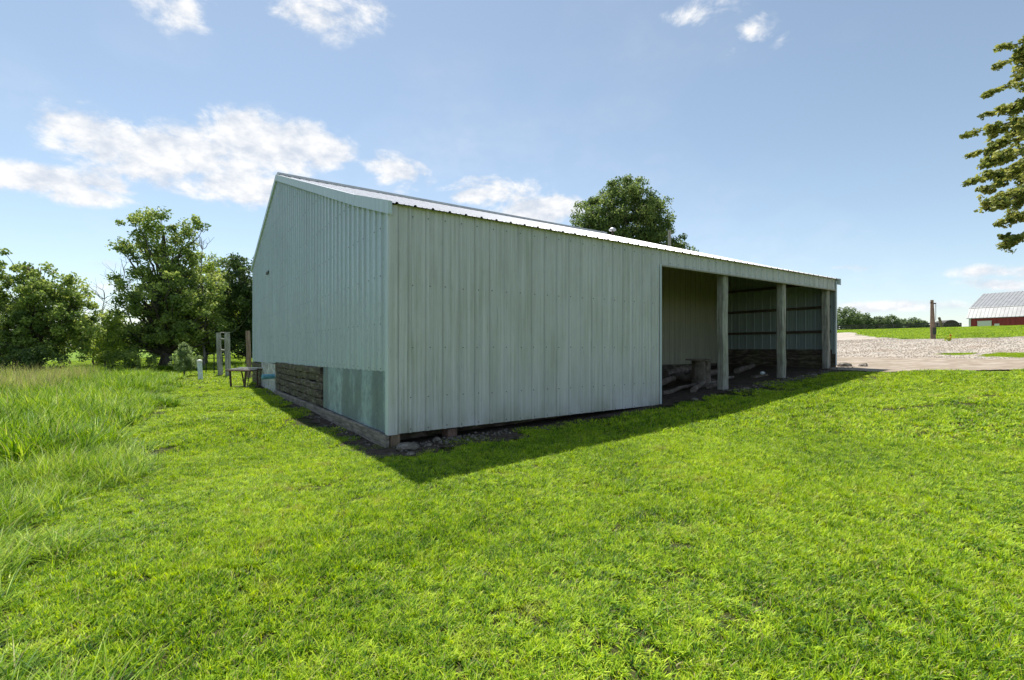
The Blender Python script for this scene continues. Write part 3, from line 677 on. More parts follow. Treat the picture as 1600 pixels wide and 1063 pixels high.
def make_tree(name, label, base, lobes, nclump, n_per, lsize, mat, trunk_r, crad=(.5, .9), trunk_top=.7, group=None, limb_every=3, inner=.35, cat='tree', trunkmat='bark', stems=1, lean=(0, 0), twigs=True, zmin=None):
    base = Vector(base); t = empty(name, base, label, cat, group)
    vol = np.array([l[3] * l[4] * l[5] for l in lobes]) ** .8; vol /= vol.sum()
    ch = rng.choice(len(lobes), nclump, p=vol); Ls = np.array(lobes, float)[ch]
    d = rng.normal(size=(nclump, 3)); d /= np.linalg.norm(d, axis=1)[:, None]; r = inner + (1 - inner) * rng.uniform(0, 1, nclump) ** .6
    cent = np.array(base) + Ls[:, :3] + d * r[:, None] * Ls[:, 3:6]
    rad = rng.uniform(crad[0], crad[1], nclump)
    H = max(l[2] + l[5] for l in lobes)
    if zmin is not None: cent[:, 2] = np.maximum(cent[:, 2], base.z + zmin)
    tint = np.clip(rng.normal(.42, .16, nclump), .05, .95)
    V, Fc, tn = leaves(cent, rad, n_per, lsize, tint)
    link('crown', np_mesh('crown', V, Fc, {'tint': tn}), M[mat], t)
    mb = MB(); tops = []
    for k in range(stems):
        off = Vector((0, 0, 0)) if stems == 1 else Vector((random.uniform(-.6, .6), random.uniform(-.5, .5), 0)) * trunk_r * 5
        tp = base + Vector((lean[0], lean[1], H * trunk_top)) + off * 2.2
        pth = curve(base + off + Vector((0, 0, -.3)), tp, 0, 8, .018); tops.append(pth)
        mb.tube(pth, [trunk_r * (1.25 if j == 0 else 1) * (1 - .78 * j / 8) for j in range(9)], 10, jit=.05)
    for i in range(0, nclump, limb_every):
        pth = tops[i % stems]; c = Vector(cent[i]); f = min(.95, max(.15, (c.z - base.z) / (H * trunk_top) * .62 + random.uniform(-.1, .05)))
        a_ = pth[min(7, int(f * 8))].lerp(pth[min(8, int(f * 8) + 1)], f * 8 - int(f * 8) if f * 8 < 8 else 0)
        cv = curve(a_, c, -.05 if c.z > a_.z else .08, 5, .04); r0 = trunk_r * .33 * (1 - .6 * f)
        mb.tube(cv, [max(.012, r0 * (1 - .85 * j / 5)) for j in range(6)], 6, cap=False)
    mb.build('trunk', M[trunkmat], t, smooth=True)
    return t
def at(px, Y, dz=0.0): return gp(px2(px, Y), Y, dz)
m = 1.0
# big old oak: narrow leafy top with visible limbs, broad dark skirt
Y = 36; k = Y / F
make_tree('oak_tree', 'tall old oak with an open ragged top and thick trunk, highest tree on the left', at(256, Y),
  [(-1.6, 0, 10.6, 1.6, 1.6, 1.1), (-.5, 0, 11.0, 1.2, 1.2, .8), (-1.2, 0, 9.2, 1.7, 1.6, 1.4), (2.4, 0, 10.7, 1.0, 1.2, .7), (1.2, 0, 9.9, 1.1, 1.3, .8), (.5, .3, 8.4, 2.0, 2, 1.6), (-3.0, 0, 9.1, .7, 1, .5), (-.9, 0, 5.6, 2.6, 2.8, 2.0), (1.4, 0, 5.8, 2.8, 2.8, 2.2), (2.6, 0, 3.8, 2.4, 2.6, 1.9), (-1.5, 0, 3.2, 2.5, 2.6, 1.9), (.3, 0, 2.6, 3, 2.6, 1.2)],
  470, 76, .21, 'leaf_oak', .42, (.32, .68), .84, limb_every=3, inner=.3)
make_tree('light_tree', 'yellow-green tree behind the right side of the tall oak', at(322, 41),
  [(0, 0, 7.2, 2.2, 2.2, 2.2), (-.8, 0, 4.5, 2.6, 2.4, 2.4), (1.0, 0, 4.6, 2.0, 2.2, 2.4), (0, 0, 2.5, 2.4, 2, 1.6)], 270, 90, .21, 'leaf_light', .22, (.4, .8))
make_tree('dark_tree', 'dark green tree half hidden behind the far left shed corner', at(388, 40),
  [(0, 0, 7.4, 2.0, 2.2, 2.1), (-.6, 0, 4.4, 2.2, 2.4, 2.6), (1.6, 0, 5, 2.4, 2.4, 2.8), (0, 0, 2.0, 3, 2, 1.6)], 330, 90, .21, 'leaf_dark', .24, (.35, .7))
make_tree('dark_tree', 'dark bushy tree in the gap between the oak and the shed corner', at(345, 46),
  [(0, 0, 3.6, 3.4, 2.4, 2.6), (0, 0, 5.8, 2.0, 2, 1.7)], 230, 90, .22, 'leaf_dark', .2, (.4, .75))
# left cluster
make_tree('bushy_tree', 'wide many-stemmed tree at the left edge with upright twiggy top', at(60, 29),
  [(-1.6, 0, 5.2, 1.7, 1.8, 1.5), (.6, 0, 5.1, 1.6, 1.8, 1.5), (2.0, 0, 3.6, 1.6, 1.6, 1.8), (-2.6, 0, 3.2, 2.4, 2, 2.0), (0, 0, 2.6, 3.2, 2, 1.7), (-1.1, 0, 7.2, .18, .3, 1.0), (1.0, 0, 6.9, .22, .3, .9), (-2.0, 0, 6.9, .2, .3, 1.0), (.1, 0, 6.3, .2, .3, .8), (1.9, 0, 5.6, .3, .3, .9), (-.4, 0, 6.0, .6, .5, .7)],
  430, 72, .18, 'leaf_oak', .10, (.24, .5), .8, stems=5, limb_every=2)
make_tree('bushy_tree', 'leafy tree cut off by the left edge of the picture', at(-35, 31),
  [(0, 0, 4.2, 2.8, 2.4, 2.4), (0, 0, 2.4, 3.2, 2, 1.8)], 150, 75, .18, 'leaf_dark', .14, (.35, .65), stems=3)
make_tree('young_tree', 'young yellow-green sapling in front of the gap left of the oak', at(168, 33),
  [(0, 0, 2.0, 1.0, 1, 1.5), (0, 0, 3.3, .6, .6, .9)], 48, 60, .15, 'leaf_light', .06, (.22, .45))
make_tree('shrub', 'low dark shrub filling the gap between the left tree and oak', at(150, 39),
  [(0, 0, 2.2, 2.0, 1.4, 1.6), (1.6, 0, 3.0, 1.2, 1.2, 1.7), (-1.2, 0, 3.2, 1.2, 1.2, 1.5)], 110, 75, .18, 'leaf_oak', .09, (.35, .6), stems=3, cat='shrub')
make_tree('shrub', 'low spreading shrub at the foot of the wide left tree', at(20, 27),
  [(0, 0, .9, 3.0, 1.2, .9)], 60, 70, .14, 'leaf_dark', .05, (.25, .5), stems=3, cat='shrub', zmin=.3)
make_tree('shrub', 'low green shrub at the oak trunk left side in tall grass', at(205, 32),
  [(0, 0, .8, 1.6, 1.0, .8)], 36, 70, .14, 'leaf_oak', .05, (.25, .45), stems=3, cat='shrub', zmin=.3)
# far hedgerow trees that close the view between trunks
for i, (px, Yf, w, h, lab) in enumerate(((-60, 75, 7, 6.5, 'distant tree far beyond the left edge tree'), (60, 80, 8, 5.5, 'distant tree seen below the wide left tree'), (170, 78, 6, 6.0, 'distant tree in the gap left of the oak'),
      (240, 82, 7, 6.5, 'distant tree behind the oak trunk'), (320, 70, 7, 7.5, 'distant tree behind the pair of grey posts'), (400, 66, 8, 8, 'distant tree hidden mostly by the shed corner'))):
    make_tree('hedgerow_tree', lab, at(px, Yf), [(0, 0, h * .55, w * .6, 3, h * .42), (w * .3, 0, h * .4, w * .4, 3, h * .35)], 120, 45, .38, 'leaf_far', .2, (.7, 1.3), group='trees of the far hedgerow', limb_every=6)
# bare dead trees
def bare(px, Y, h, label, seed, spread=1.0, lean=0, z0=0):
    random.seed(seed); b = at(px, Y); t = empty('dead_tree', b, label, 'dead tree'); mb = MB()
    tr = curve(b - Vector((0, 0, .2)), b + Vector((lean, 0, h)), 0, 8, .03); mb.tube(tr, [.09 * (1 - .85 * j / 8) for j in range(9)], 7)
    tw = MB()
    for j in range(16):
        f = random.uniform(.35, .98); a = tr[int(f * 8)]; ang = random.uniform(0, 6.28); L_ = h * random.uniform(.10, .26) * spread
        e = a + Vector((math.cos(ang) * L_, math.sin(ang) * L_ * .5, L_ * random.uniform(.4, 1))); cv = curve(a, e, -.06, 4, .06)
        tw.tube(cv, [.028 * (1 - .7 * q / 4) for q in range(5)], 5, cap=False)
        for _ in range(4):
            a2 = cv[random.randint(1, 4)]; e2 = a2 + Vector((random.uniform(-1, 1), random.uniform(-.5, .5), random.uniform(.1, 1))) * L_ * .45
            tw.tube(curve(a2, e2, 0, 2, .05), [.013, .009, .006], 4, cap=False)
    mb.build('trunk', M['deadwood'], t); tw.build('branches', M['deadwood'], t); random.seed(seed + 99)
bare(162, 37, 6.1, 'bare dead tree poking up in the gap left of the oak', 5)
bare(215, 38, 8.6, 'bare branching snag leaning left from behind the oak', 8, 1.3, -1.3)
bare(318, 37, 10.0, 'bare dead stem rising through the oak right side', 15, .7, -.2)
# little cedar
cb = at(288, 27); ced = empty('cedar_sapling', cb, 'small pale green cedar growing on the lawn before the oak', 'tree')
cent = []; 
for i in range(170):
    h = random.uniform(.12, 1) ; a_ = random.uniform(0, 6.28); r_ = ((1 - h) ** .8 * .95 * random.uniform(.2, 1.0) + .03) * (1 + .28 * math.sin(a_ * 5 + h * 9))
    cent.append((cb.x + r_ * math.cos(a_), cb.y + r_ * math.sin(a_), cb.z + .02 + h * 1.75 + r_ * .35))
V, Fc, tn = leaves(np.array(cent), np.full(len(cent), .12), 42, .12, np.clip(rng.normal(.5, .2, len(cent)), 0, 1), flat=1.2, asp=.22)
link('crown', np_mesh('crown', V, Fc, {'tint': tn}), M['leaf_cedar'], ced)
mb = MB(); mb.tube([cb - Vector((0, 0, .1)), cb + Vector((0, 0, 1.5))], [.05, .01], 8)
for c in cent[::4]: mb.tube([(cb.x, cb.y, max(cb.z + .1, c[2] - .25)), c], [.012, .004], 4, cap=False)
mb.build('trunk', M['bark'], ced)
# round tree behind the roof
make_tree('oak_tree', 'dense round-topped oak standing behind the shed roof', gp(px2(974, 46), 46),
  [(0, 0, 13.7, 2.7, 2.6, 2.3), (-2.2, 0, 12.0, 2.5, 2.5, 2.2), (2.2, 0, 12.0, 2.2, 2.5, 2.3), (.1, 0, 10.8, 4.0, 3.2, 3.0), (-3.4, 0, 9.9, 2.3, 2.4, 2.2), (3.7, 0, 9.9, 1.9, 2.4, 2.2), (0, 0, 8.6, 5.2, 3.4, 2.6), (4.9, 0, 8.6, 1.7, 1.6, 1.6), (-5.0, 0, 9.0, 1.7, 1.6, 1.6), (0, 0, 14.9, 1.2, 1.2, 1.0)],
  680, 80, .23, 'leaf_mid', .40, (.4, .78), .8, limb_every=4, inner=.3)
x = px2(1047, 40); b = gp(x, 40, 0); mb = MB(); top = Vector((x - .05, 40, zpx(360, 40)))
mb.tube([b, b.lerp(top, .5), top], [.2, .16, .11], 10, jit=.06)
tag(mb.build('utility_pole', M['post'], origin=b), 'pale grey pole rising behind the shed roof against the round oak', 'pole')
# maple at right edge: explicit drooping boughs
mbase = gp(21.5, 14.6); mt = empty('maple_tree', mbase, 'large maple reaching leafy boughs in from the right edge', 'tree')
tips = [(1562, 75, 14.5), (1548, 108, 15), (1538, 149, 14), (1532, 182, 15), (1506, 213, 14.2), (1510, 245, 15.5), (1506, 288, 14), (1530, 262, 13.2), (1535, 318, 14.4), (1556, 322, 13.4), (1560, 350, 15), (1568, 378, 14), (1575, 130, 16), (1570, 215, 16), (1560, 240, 13), (1580, 300, 16), (1590, 340, 15), (1590, 95, 15)]
cent = []; mb = MB(); trp = curve(mbase - Vector((0, 0, .3)), mbase + Vector((-.2, 0, 13.5)), 0, 8, .01)
mb.tube(trp, [.42 * (1 - .8 * j / 8) for j in range(9)], 12, jit=.05)
allb = []
for (px, py, Y) in tips:
    e = Vector((px2(px, Y), Y, zpx(py, Y))); a_ = trp[0].lerp(trp[8], min(.97, max(.2, (e.z + 1.3 - mbase.z) / 13.5)))
    allb.append((a_, e, 1))
for i in range(190):
    h = random.uniform(.22, .98); a_ = trp[0].lerp(trp[8], h); an = random.uniform(-math.pi, math.pi); rr = 5.9 * math.sin(math.pi * (h * .8 + .1)) * random.uniform(.75, 1)
    e = a_ + Vector((math.cos(an) * rr, math.sin(an) * rr, random.uniform(-2.4, .7)))
    if e.x / e.y < 1.0 + .07 * math.sin(i) + (.10 if e.z < 6.2 else 0) or (e.z < 5.2): continue
    allb.append((a_, e, 0))
for (a_, e, fl) in allb:
    cv = curve(a_, e, .10, 8, .012); mb.tube(cv, [.075 * (1 - .88 * j / 8) for j in range(9)], 6, cap=False)
    ax_ = (cv[8] - cv[4]).normalized()
    for q in range(9):
        u_ = random.uniform(.35, .97); k = min(7, int(u_ * 8)); b0 = cv[k].lerp(cv[k + 1], u_ * 8 - k); ln_ = random.uniform(.5, 1.25) * (1.25 - u_)
        e2 = b0 + (ax_ * random.uniform(.5, 1) + Vector((0, random.uniform(-.9, .9), random.uniform(-1.1, .35)))) * ln_; c2 = curve(b0, e2, .06, 3, .03); mb.tube(c2, [.016, .012, .008, .005], 4, cap=False)
        for z_ in range(12): v_ = random.uniform(.15, 1); kk = min(2, int(v_ * 3)); cent.append(tuple(c2[kk].lerp(c2[kk + 1], v_ * 3 - kk) + Vector([random.uniform(-.10, .10) for _ in range(3)])))
    for q in range(64 if fl else 46):
        u_ = random.uniform(.22, 1.0) if q > 3 else random.uniform(.96, 1.0); k = min(7, int(u_ * 8)); wdt = .04 + .62 * (1 - u_) ** .8
        p = cv[k].lerp(cv[k + 1], u_ * 8 - k) + Vector((random.uniform(-wdt, wdt) * .8, random.uniform(-wdt, wdt), random.uniform(-.45, .30) * wdt)); cent.append(tuple(p))
cent = np.array(cent)
V, Fc, tn = leaves(cent, rng.uniform(.07, .16, len(cent)), 15, .115, np.clip(rng.normal(.45, .2, len(cent)), 0, 1), flat=.7, up=.9, asp=.75)
link('crown', np_mesh('crown', V, Fc, {'tint': tn}), M['leaf_maple'], mt); mb.build('trunk', M['bark'], mt, smooth=True)

# ------------------------------------------------------------ right background
q = gp(px2(1458, 29.8), 29.8, -.1); pole = empty('yard_post', q, 'thick weathered wooden post standing at the gravel edge', 'post')
h = zpx(469, 29.8) - q.z
mb = MB(); mb.tube([q + Vector((-.07 * k, 0, h * k)) for k in (0, .2, .45, .7, .9, 1)], [.135, .13, .12, .10, .085, .08], 12, jit=.05); mb.build('shaft', M['brownpost'], pole)
mb = MB(); mb.box(q + Vector((-.12, -.14, h * .16)), (.20, 0, 0), (0, .03, 0), (0, 0, .42)); mb.build('meter_plate', M['steel'], pole)
mb = MB(); mb.box(q + Vector((-.20, -.08, h * .92)), (.10, 0, 0), (0, .08, 0), (0, 0, .05)); mb.build('bracket', M['rust'], pole); mb = MB(); mb.box(q + Vector((.02, -.08, h * .9)), (.10, 0, 0), (0, .08, 0), (0, 0, .07)); mb.build('bracket', M['rust'], pole)
mb = MB(); mb.tube([q + Vector((.06, -.12, h * .5)), q + Vector((.05, -.13, h * .9))], .018, 6); mb.build('conduit', M['alu'], pole)
Y = 70; a = gp(px2(1473, Y), Y); b = Vector((px2(1467, Y), Y, zpx(496, Y)))
tag(rough_beam(a, b, .24, .24, 4, .01, Vector((1, 0, 0))).build('leaning_post', M['brownpost'], origin=a), 'brown post leaning left on the rise before the barn', 'post')
q = gp(px2(1482, 27.6), 27.6); fl = empty('red_flowers', q, 'small clump of red flowers on the grass bank', 'flower')
V, Fc, tn = leaves(np.array([[q.x, q.y, q.z + .16]]), np.array([.18]), 60, .13, np.array([.6])); link('leaves', np_mesh('leaves', V, Fc, {'tint': tn}), M['leaf_light'], fl)
for (dx, dy, dz, rr) in ((0, -.05, .22, .08), (.12, 0, .36, .035)):
    V, Fc, tn = leaves(np.array([[q.x + dx, q.y + dy, q.z + dz]]), np.array([rr]), 40, .07, np.array([.6])); link('petals', np_mesh('petals', V, Fc, {'tint': tn}), M['petal'], fl)
# board fence
fpts = [(1290, 78), (1330, 77), (1375, 76), (1420, 77), (1465, 78), (1520, 80)]
A = [Vector((px2(p, y), y, 0)) for p, y in fpts]; A = [gp(v.x, v.y) for v in A]
ft = empty('board_fence', A[0], 'low dark board fence running along the grassy rise', 'fence')
ztop = lambda p: p.z + .62
posts = []
for a_, b_ in zip(A[:-1], A[1:]):
    n = max(2, int((b_ - a_).length / 2.4))
    for k in range(n): posts.append(a_.lerp(b_, k / n))
for i, p in enumerate(posts):
    g = gp(p.x, p.y); mb = MB(); mb.box(g + Vector((-.07, .0, -.2)), (.14, 0, 0), (0, .14, 0), (0, 0, 1.05)); mb.build('post', M['darkboard'], ft)
for hh in (.12, .42, .70):
    mb = MB()
    for p, q2 in zip(posts[:-1], posts[1:]):
        a_ = gp(p.x, p.y, hh) - Vector((0, .03, 0)); b_ = gp(q2.x, q2.y, hh) - Vector((0, .03, 0)); mb.box(a_, b_ - a_, Vector((0, .025, 0)), Vector((0, 0, .17)))
    mb.build('rail', M['darkboard'], ft)
# barn
bo = Vector((89, 95, 0)); aR = Vector((.5, -.866, 0)); bR = Vector((.866, .5, 0)); gb0 = 4.2
barn = empty('red_barn', bo + Vector((0, 0, gb0)), 'red barn with a pale metal gambrel roof on the rise at right', 'barn')
LEN = 26; G = [(-.25, 7.15), (1.3, 9.24), (8.3, 12.4), (15.3, 9.24), (16.85, 7.15)]
mb = MB(); mb.add([bo + Vector((0, 0, gb0)), bo + aR * LEN + Vector((0, 0, gb0)), bo + aR * LEN + Vector((0, 0, 7.4)), bo + Vector((0, 0, 7.4))], [(0, 1, 2, 3)])
pr = [(0, gb0), (0, 7.3), (1.35, 9.15), (8.3, 12.3), (15.25, 9.15), (16.6, 7.3), (16.6, gb0)]
for off in (0, LEN): mb.add([bo + aR * off + bR * w + Vector((0, 0, z)) for w, z in pr], [tuple(range(7))])
mb.add([bo + bR * 16.6 + Vector((0, 0, gb0)), bo + bR * 16.6 + aR * LEN + Vector((0, 0, gb0)), bo + bR * 16.6 + aR * LEN + Vector((0, 0, 7.4)), bo + bR * 16.6 + Vector((0, 0, 7.4))], [(0, 1, 2, 3)])
for k in range(int(LEN / .6)): mb.box(bo + aR * (.3 + k * .6) - bR * .04 + Vector((0, 0, gb0)), aR * .08, bR * .05, Vector((0, 0, 3.0)))
mb.build('wall', M['red'], barn)
mb = MB()
for (w0, z0), (w1, z1) in zip(G[:-1], G[1:]):
    d0 = bo - aR * .4 + bR * w0 + Vector((0, 0, z0)); d1 = bo - aR * .4 + bR * w1 + Vector((0, 0, z1)); mb.box(d0, aR * (LEN + .8), d1 - d0, Vector((0, 0, .10)))
    for k in range(int(LEN / .55)): mb.box(d0 + aR * (.2 + k * .55) + Vector((0, 0, .101)), aR * .07, d1 - d0, Vector((0, 0, .05)))
mb.build('roof', M['barnroof'], barn)
mb = MB()
for (w, z) in ((1.3, 9.22),): mb.box(bo - aR * .42 + bR * (w - .12) + Vector((0, 0, z - .05)), aR * (LEN + .8), bR * .14, Vector((0, 0, .09)))
mb.build('roof_joint', M['steel'], barn)
mb = MB(); mb.box(bo - aR * .08 - bR * .1 + Vector((0, 0, gb0)), aR * .3, bR * .12, Vector((0, 0, 3.0))); mb.build('corner_trim', M['white'], barn)
mb = MB(); mb.box(bo + aR * 1.2 - bR * .14 + Vector((0, 0, gb0)), aR * 2.0, bR * .06, Vector((0, 0, 2.35))); mb.box(bo + aR * 1.15 - bR * .16 + Vector((0, 0, gb0 + 2.36)), aR * 2.1, bR * .09, Vector((0, 0, .1))); mb.build('door', M['white'], barn)
mb = MB(); mb.box(bo + aR * 3.6 - bR * .14 + Vector((0, 0, gb0)), aR * .7, bR * .06, Vector((0, 0, 1.85))); mb.build('hatch', M['white'], barn)
# round hut roof beyond the rise
q = gp(px2(1487, 110), 110); mb = MB(); vs = []; n = 14
for yy in (0, 3):
    for k in range(n + 1):
        a_ = math.pi * k / n; vs.append(q + Vector((2.0 * math.cos(a_), yy, 1.1 + 1.7 * math.sin(a_))))
    vs += [q + Vector((-2.0, yy, -1)), q + Vector((2.0, yy, -1))]
m_ = n + 3; mb.add(vs, [tuple(range(m_ - 1, -1, -1)), tuple(range(m_, 2 * m_))] + [(k, (k + 1) % m_, m_ + (k + 1) % m_, m_ + k) for k in range(m_)])
tag(mb.build('round_shelter', M['darkboard'], origin=q), 'small dark arched shelter beyond the rise left of the barn', 'shelter')
# far trees
far = [(1322, 125, 7.4, 5.0, 'tallest far tree just right of the shed end'), (1345, 128, 6.0, 4.2, 'far tree second right of the shed end'), (1372, 132, 4.8, 3.6, 'far tree third from the shed end'), (1392, 130, 5.2, 3.8, 'far bushy tree midway along the rise'), (1408, 134, 4.4, 3.0, 'far low tree right of the midway one'), (1427, 130, 4.7, 2.8, 'far round tree set apart before the wooden post'), (1441, 136, 4.0, 2.2, 'smallest far tree nearest the wooden post'), (1285, 120, 7.5, 5, 'far tree hidden mostly behind the shed end')]
for px, Yf, h, w, lab in far:
    make_tree('distant_tree', lab, at(px, Yf), [(0, 0, h * .60, w * .62, w * .5, h * .38), (w * .35, 0, h * .45, w * .5, w * .4, h * .32), (-w * .4, 0, h * .42, w * .5, w * .4, h * .34)], 110, 42, .42, 'leaf_far', .22, (.45, .95), group='far trees along the rise', limb_every=6)

# ------------------------------------------------------------ grass
def blades(n, rad, h0, h1, w0, w1, bend, shape='disc', straw=.04, seg=3, erect=.35, tuss=0, tr=.02):
    r = rad * np.sqrt(rng.uniform(0, 1, n)); a = rng.uniform(0, 2 * np.pi, n)
    if shape == 'sq': bx = rng.uniform(-rad, rad, n); by = rng.uniform(-rad, rad, n)
    else: bx = r * np.cos(a); by = r * np.sin(a)
    h = rng.uniform(h0, h1, n) * rng.uniform(.75, 1.1, n); w = rng.uniform(w0, w1, n); th = rng.uniform(0, 2 * np.pi, n)
    tb = rng.uniform(0, 1, n)
    if tuss:
        ti = rng.integers(0, tuss, n); ca = rng.uniform(0, 6.283, tuss); cr_ = rad * np.sqrt(rng.uniform(0, 1, tuss)); off = np.abs(rng.normal(0, tr, n))
        bx = (cr_ * np.cos(ca))[ti] + off * np.cos(th); by = (cr_ * np.sin(ca))[ti] + off * np.sin(th)
        h = h * rng.uniform(.7, 1.25, tuss)[ti]; th = th + rng.normal(0, .5, n); tb = np.clip(.55 * rng.uniform(0, 1, tuss)[ti] + .55 * tb, 0, 1)
    dx, dy = np.cos(th), np.sin(th); px_, py_ = -dy, dx
    ln = rng.uniform(0, erect, n); bd = bend * rng.uniform(.2, 1.3, n)
    rows = []
    for k in range(seg + 1):
        q = k / seg; out = (ln * q + bd * q * q) * h; zz = h * (q - .38 * np.minimum(bd, 1.4) * q * q)
        wk = w * .5 * (1 - q ** 1.6) * (.75 + .5 * min(1, q * 3) * .5)
        cx = bx + dx * out; cy = by + dy * out
        if k < seg: rows.append(np.stack([cx - px_ * wk, cy - py_ * wk, zz], -1)); rows.append(np.stack([cx + px_ * wk, cy + py_ * wk, zz + w * .12], -1))
        else:
            rows.append(np.stack([cx - px_ * w * .04, cy - py_ * w * .04, zz], -1)); rows.append(np.stack([cx + px_ * w * .04, cy + py_ * w * .04, zz], -1))
    V = np.stack(rows, 1); nv = V.shape[1]; base = (np.arange(n) * nv)[:, None, None]
    f = np.array([[2 * k, 2 * k + 1, 2 * k + 3, 2 * k + 2] for k in range(seg)])
    Fc = (f[None] + base).reshape(-1, 4); t = np.repeat(tb, nv); sw = np.repeat((rng.uniform(0, 1, n) < straw) * rng.uniform(.4, 1, n), nv)
    return V.reshape(-1, 3), Fc, t, sw
def merge(parts):
    off = 0; Vs, Fs, Ts, Ws = [], [], [], []
    for V, Fc, t, w in parts: Vs.append(V); Fs.append(Fc + off); Ts.append(t); Ws.append(w); off += len(V)
    return np.concatenate(Vs), np.concatenate(Fs), np.concatenate(Ts), np.concatenate(Ws)
def source(coll, name, parts, mat):
    V, Fc, t, w = merge(parts); me = np_mesh(name, V, Fc, {'tint': t, 'straw': w}); me.materials.append(mat)
    o = bpy.data.objects.new(name, me); coll.objects.link(o)
def instancer(name, coll, pts, rot, scl, var):
    me = bpy.data.meshes.new(name); me.vertices.add(len(pts)); me.vertices.foreach_set('co', np.asarray(pts, np.float32).ravel())
    for n_, ty, a_ in (('rot', 'FLOAT_VECTOR', rot), ('scl', 'FLOAT_VECTOR', scl), ('variant', 'INT', var)):
        at_ = me.attributes.new(n_, ty, 'POINT'); at_.data.foreach_set('vector' if ty == 'FLOAT_VECTOR' else 'value', np.asarray(a_, np.float32 if ty != 'INT' else np.int32).ravel())
    o = bpy.data.objects.new(name, me); COL.objects.link(o)
    g = bpy.data.node_groups.new(name, 'GeometryNodeTree'); g.interface.new_socket('Geometry', in_out='INPUT', socket_type='NodeSocketGeometry'); g.interface.new_socket('Geometry', in_out='OUTPUT', socket_type='NodeSocketGeometry')
    i_ = g.nodes.new('NodeGroupInput'); o_ = g.nodes.new('NodeGroupOutput'); ci = g.nodes.new('GeometryNodeCollectionInfo'); ip = g.nodes.new('GeometryNodeInstanceOnPoints')
    ci.inputs['Collection'].default_value = coll; ci.inputs['Separate Children'].default_value = True; ci.inputs['Reset Children'].default_value = True
    def na(nm, ty):
        n_ = g.nodes.new('GeometryNodeInputNamedAttribute'); n_.data_type = ty; n_.inputs['Name'].default_value = nm
        return [s for s in n_.outputs if s.enabled][0]
    g.links.new(i_.outputs[0], ip.inputs['Points']); g.links.new(ci.outputs[0], ip.inputs['Instance']); ip.inputs['Pick Instance'].default_value = True
    g.links.new(na('variant', 'INT'), ip.inputs['Instance Index']); g.links.new(na('rot', 'FLOAT_VECTOR'), ip.inputs['Rotation']); g.links.new(na('scl', 'FLOAT_VECTOR'), ip.inputs['Scale'])
    g.links.new(ip.outputs[0], o_.inputs[0])
    md = o.modifiers.new('scatter', 'NODES'); md.node_group = g
    return o
lawnC = bpy.data.collections.new('lawn_tufts'); tallC = bpy.data.collections.new('tall_tufts')
for i in range(5):    # near turf patches, 0.32 m
    source(lawnC, 'turf_a%d' % i, [blades(720, .22, .028, .056, .005, .0105, .65, straw=.04, erect=.6, tuss=60, tr=.016), blades(240, .22, .025, .05, .006, .011, .7, straw=.12, erect=.7), blades(160, .22, .02, .045, .008, .014, 1.3, straw=.10, tuss=14, tr=.03), blades(22, .2, .07, .11, .003, .005, .8, straw=.3)], M['lawn'])
for i in range(4):    # middle distance, 0.8 m
    source(lawnC, 'turf_b%d' % i, [blades(1150, .50, .035, .075, .011, .020, .7, straw=.06, seg=2, erect=.6, tuss=90, tr=.035), blades(300, .50, .05, .085, .008, .015, .9, straw=.07, seg=2)], M['lawn'])
for i in range(3):    # far, 2 m
    source(lawnC, 'turf_c%d' % i, [blades(1900, 1.25, .05, .11, .018, .032, .8, straw=.07, seg=2)], M['lawn'])
NF, NM = 5, 4
def tilt_rot(x, y, spin):
    out = []; e = .3
    gx_ = (gz(x + e, y) - gz(x - e, y)) / (2 * e); gy_ = (gz(x, y + e) - gz(x, y - e)) / (2 * e)
    for a_, b_, s_ in zip(gx_, gy_, spin):
        n_ = Vector((-a_, -b_, 1)).normalized(); q_ = Vector((0, 0, 1)).rotation_difference(n_).to_matrix() @ Matrix.Rotation(s_, 3, 'Z')
        out.append(tuple(q_.to_euler()))
    return np.array(out)
def grid(x0, x1, y0, y1, stp, jit=.5):
    xs, ys = np.meshgrid(np.arange(x0, x1, stp), np.arange(y0, y1, stp)); xs = xs.ravel(); ys = ys.ravel()
    return xs + rng.uniform(-jit, jit, len(xs)) * stp, ys + rng.uniform(-jit, jit, len(xs)) * stp
def visible(x, y, m): return (y > -1) & (np.abs(x) < (np.abs(y) * 1.12 + 1.4 + m))
ED = -3.45
def tall_zone(x, y):
    s, t = st(x, y); return (s < ED + .30 * np.sin(t * .9) + .22 * np.sin(t * 2.3) + .10 * np.sin(t * 5.1)) & (t < 27)
PX, PV, PSC = [], [], []
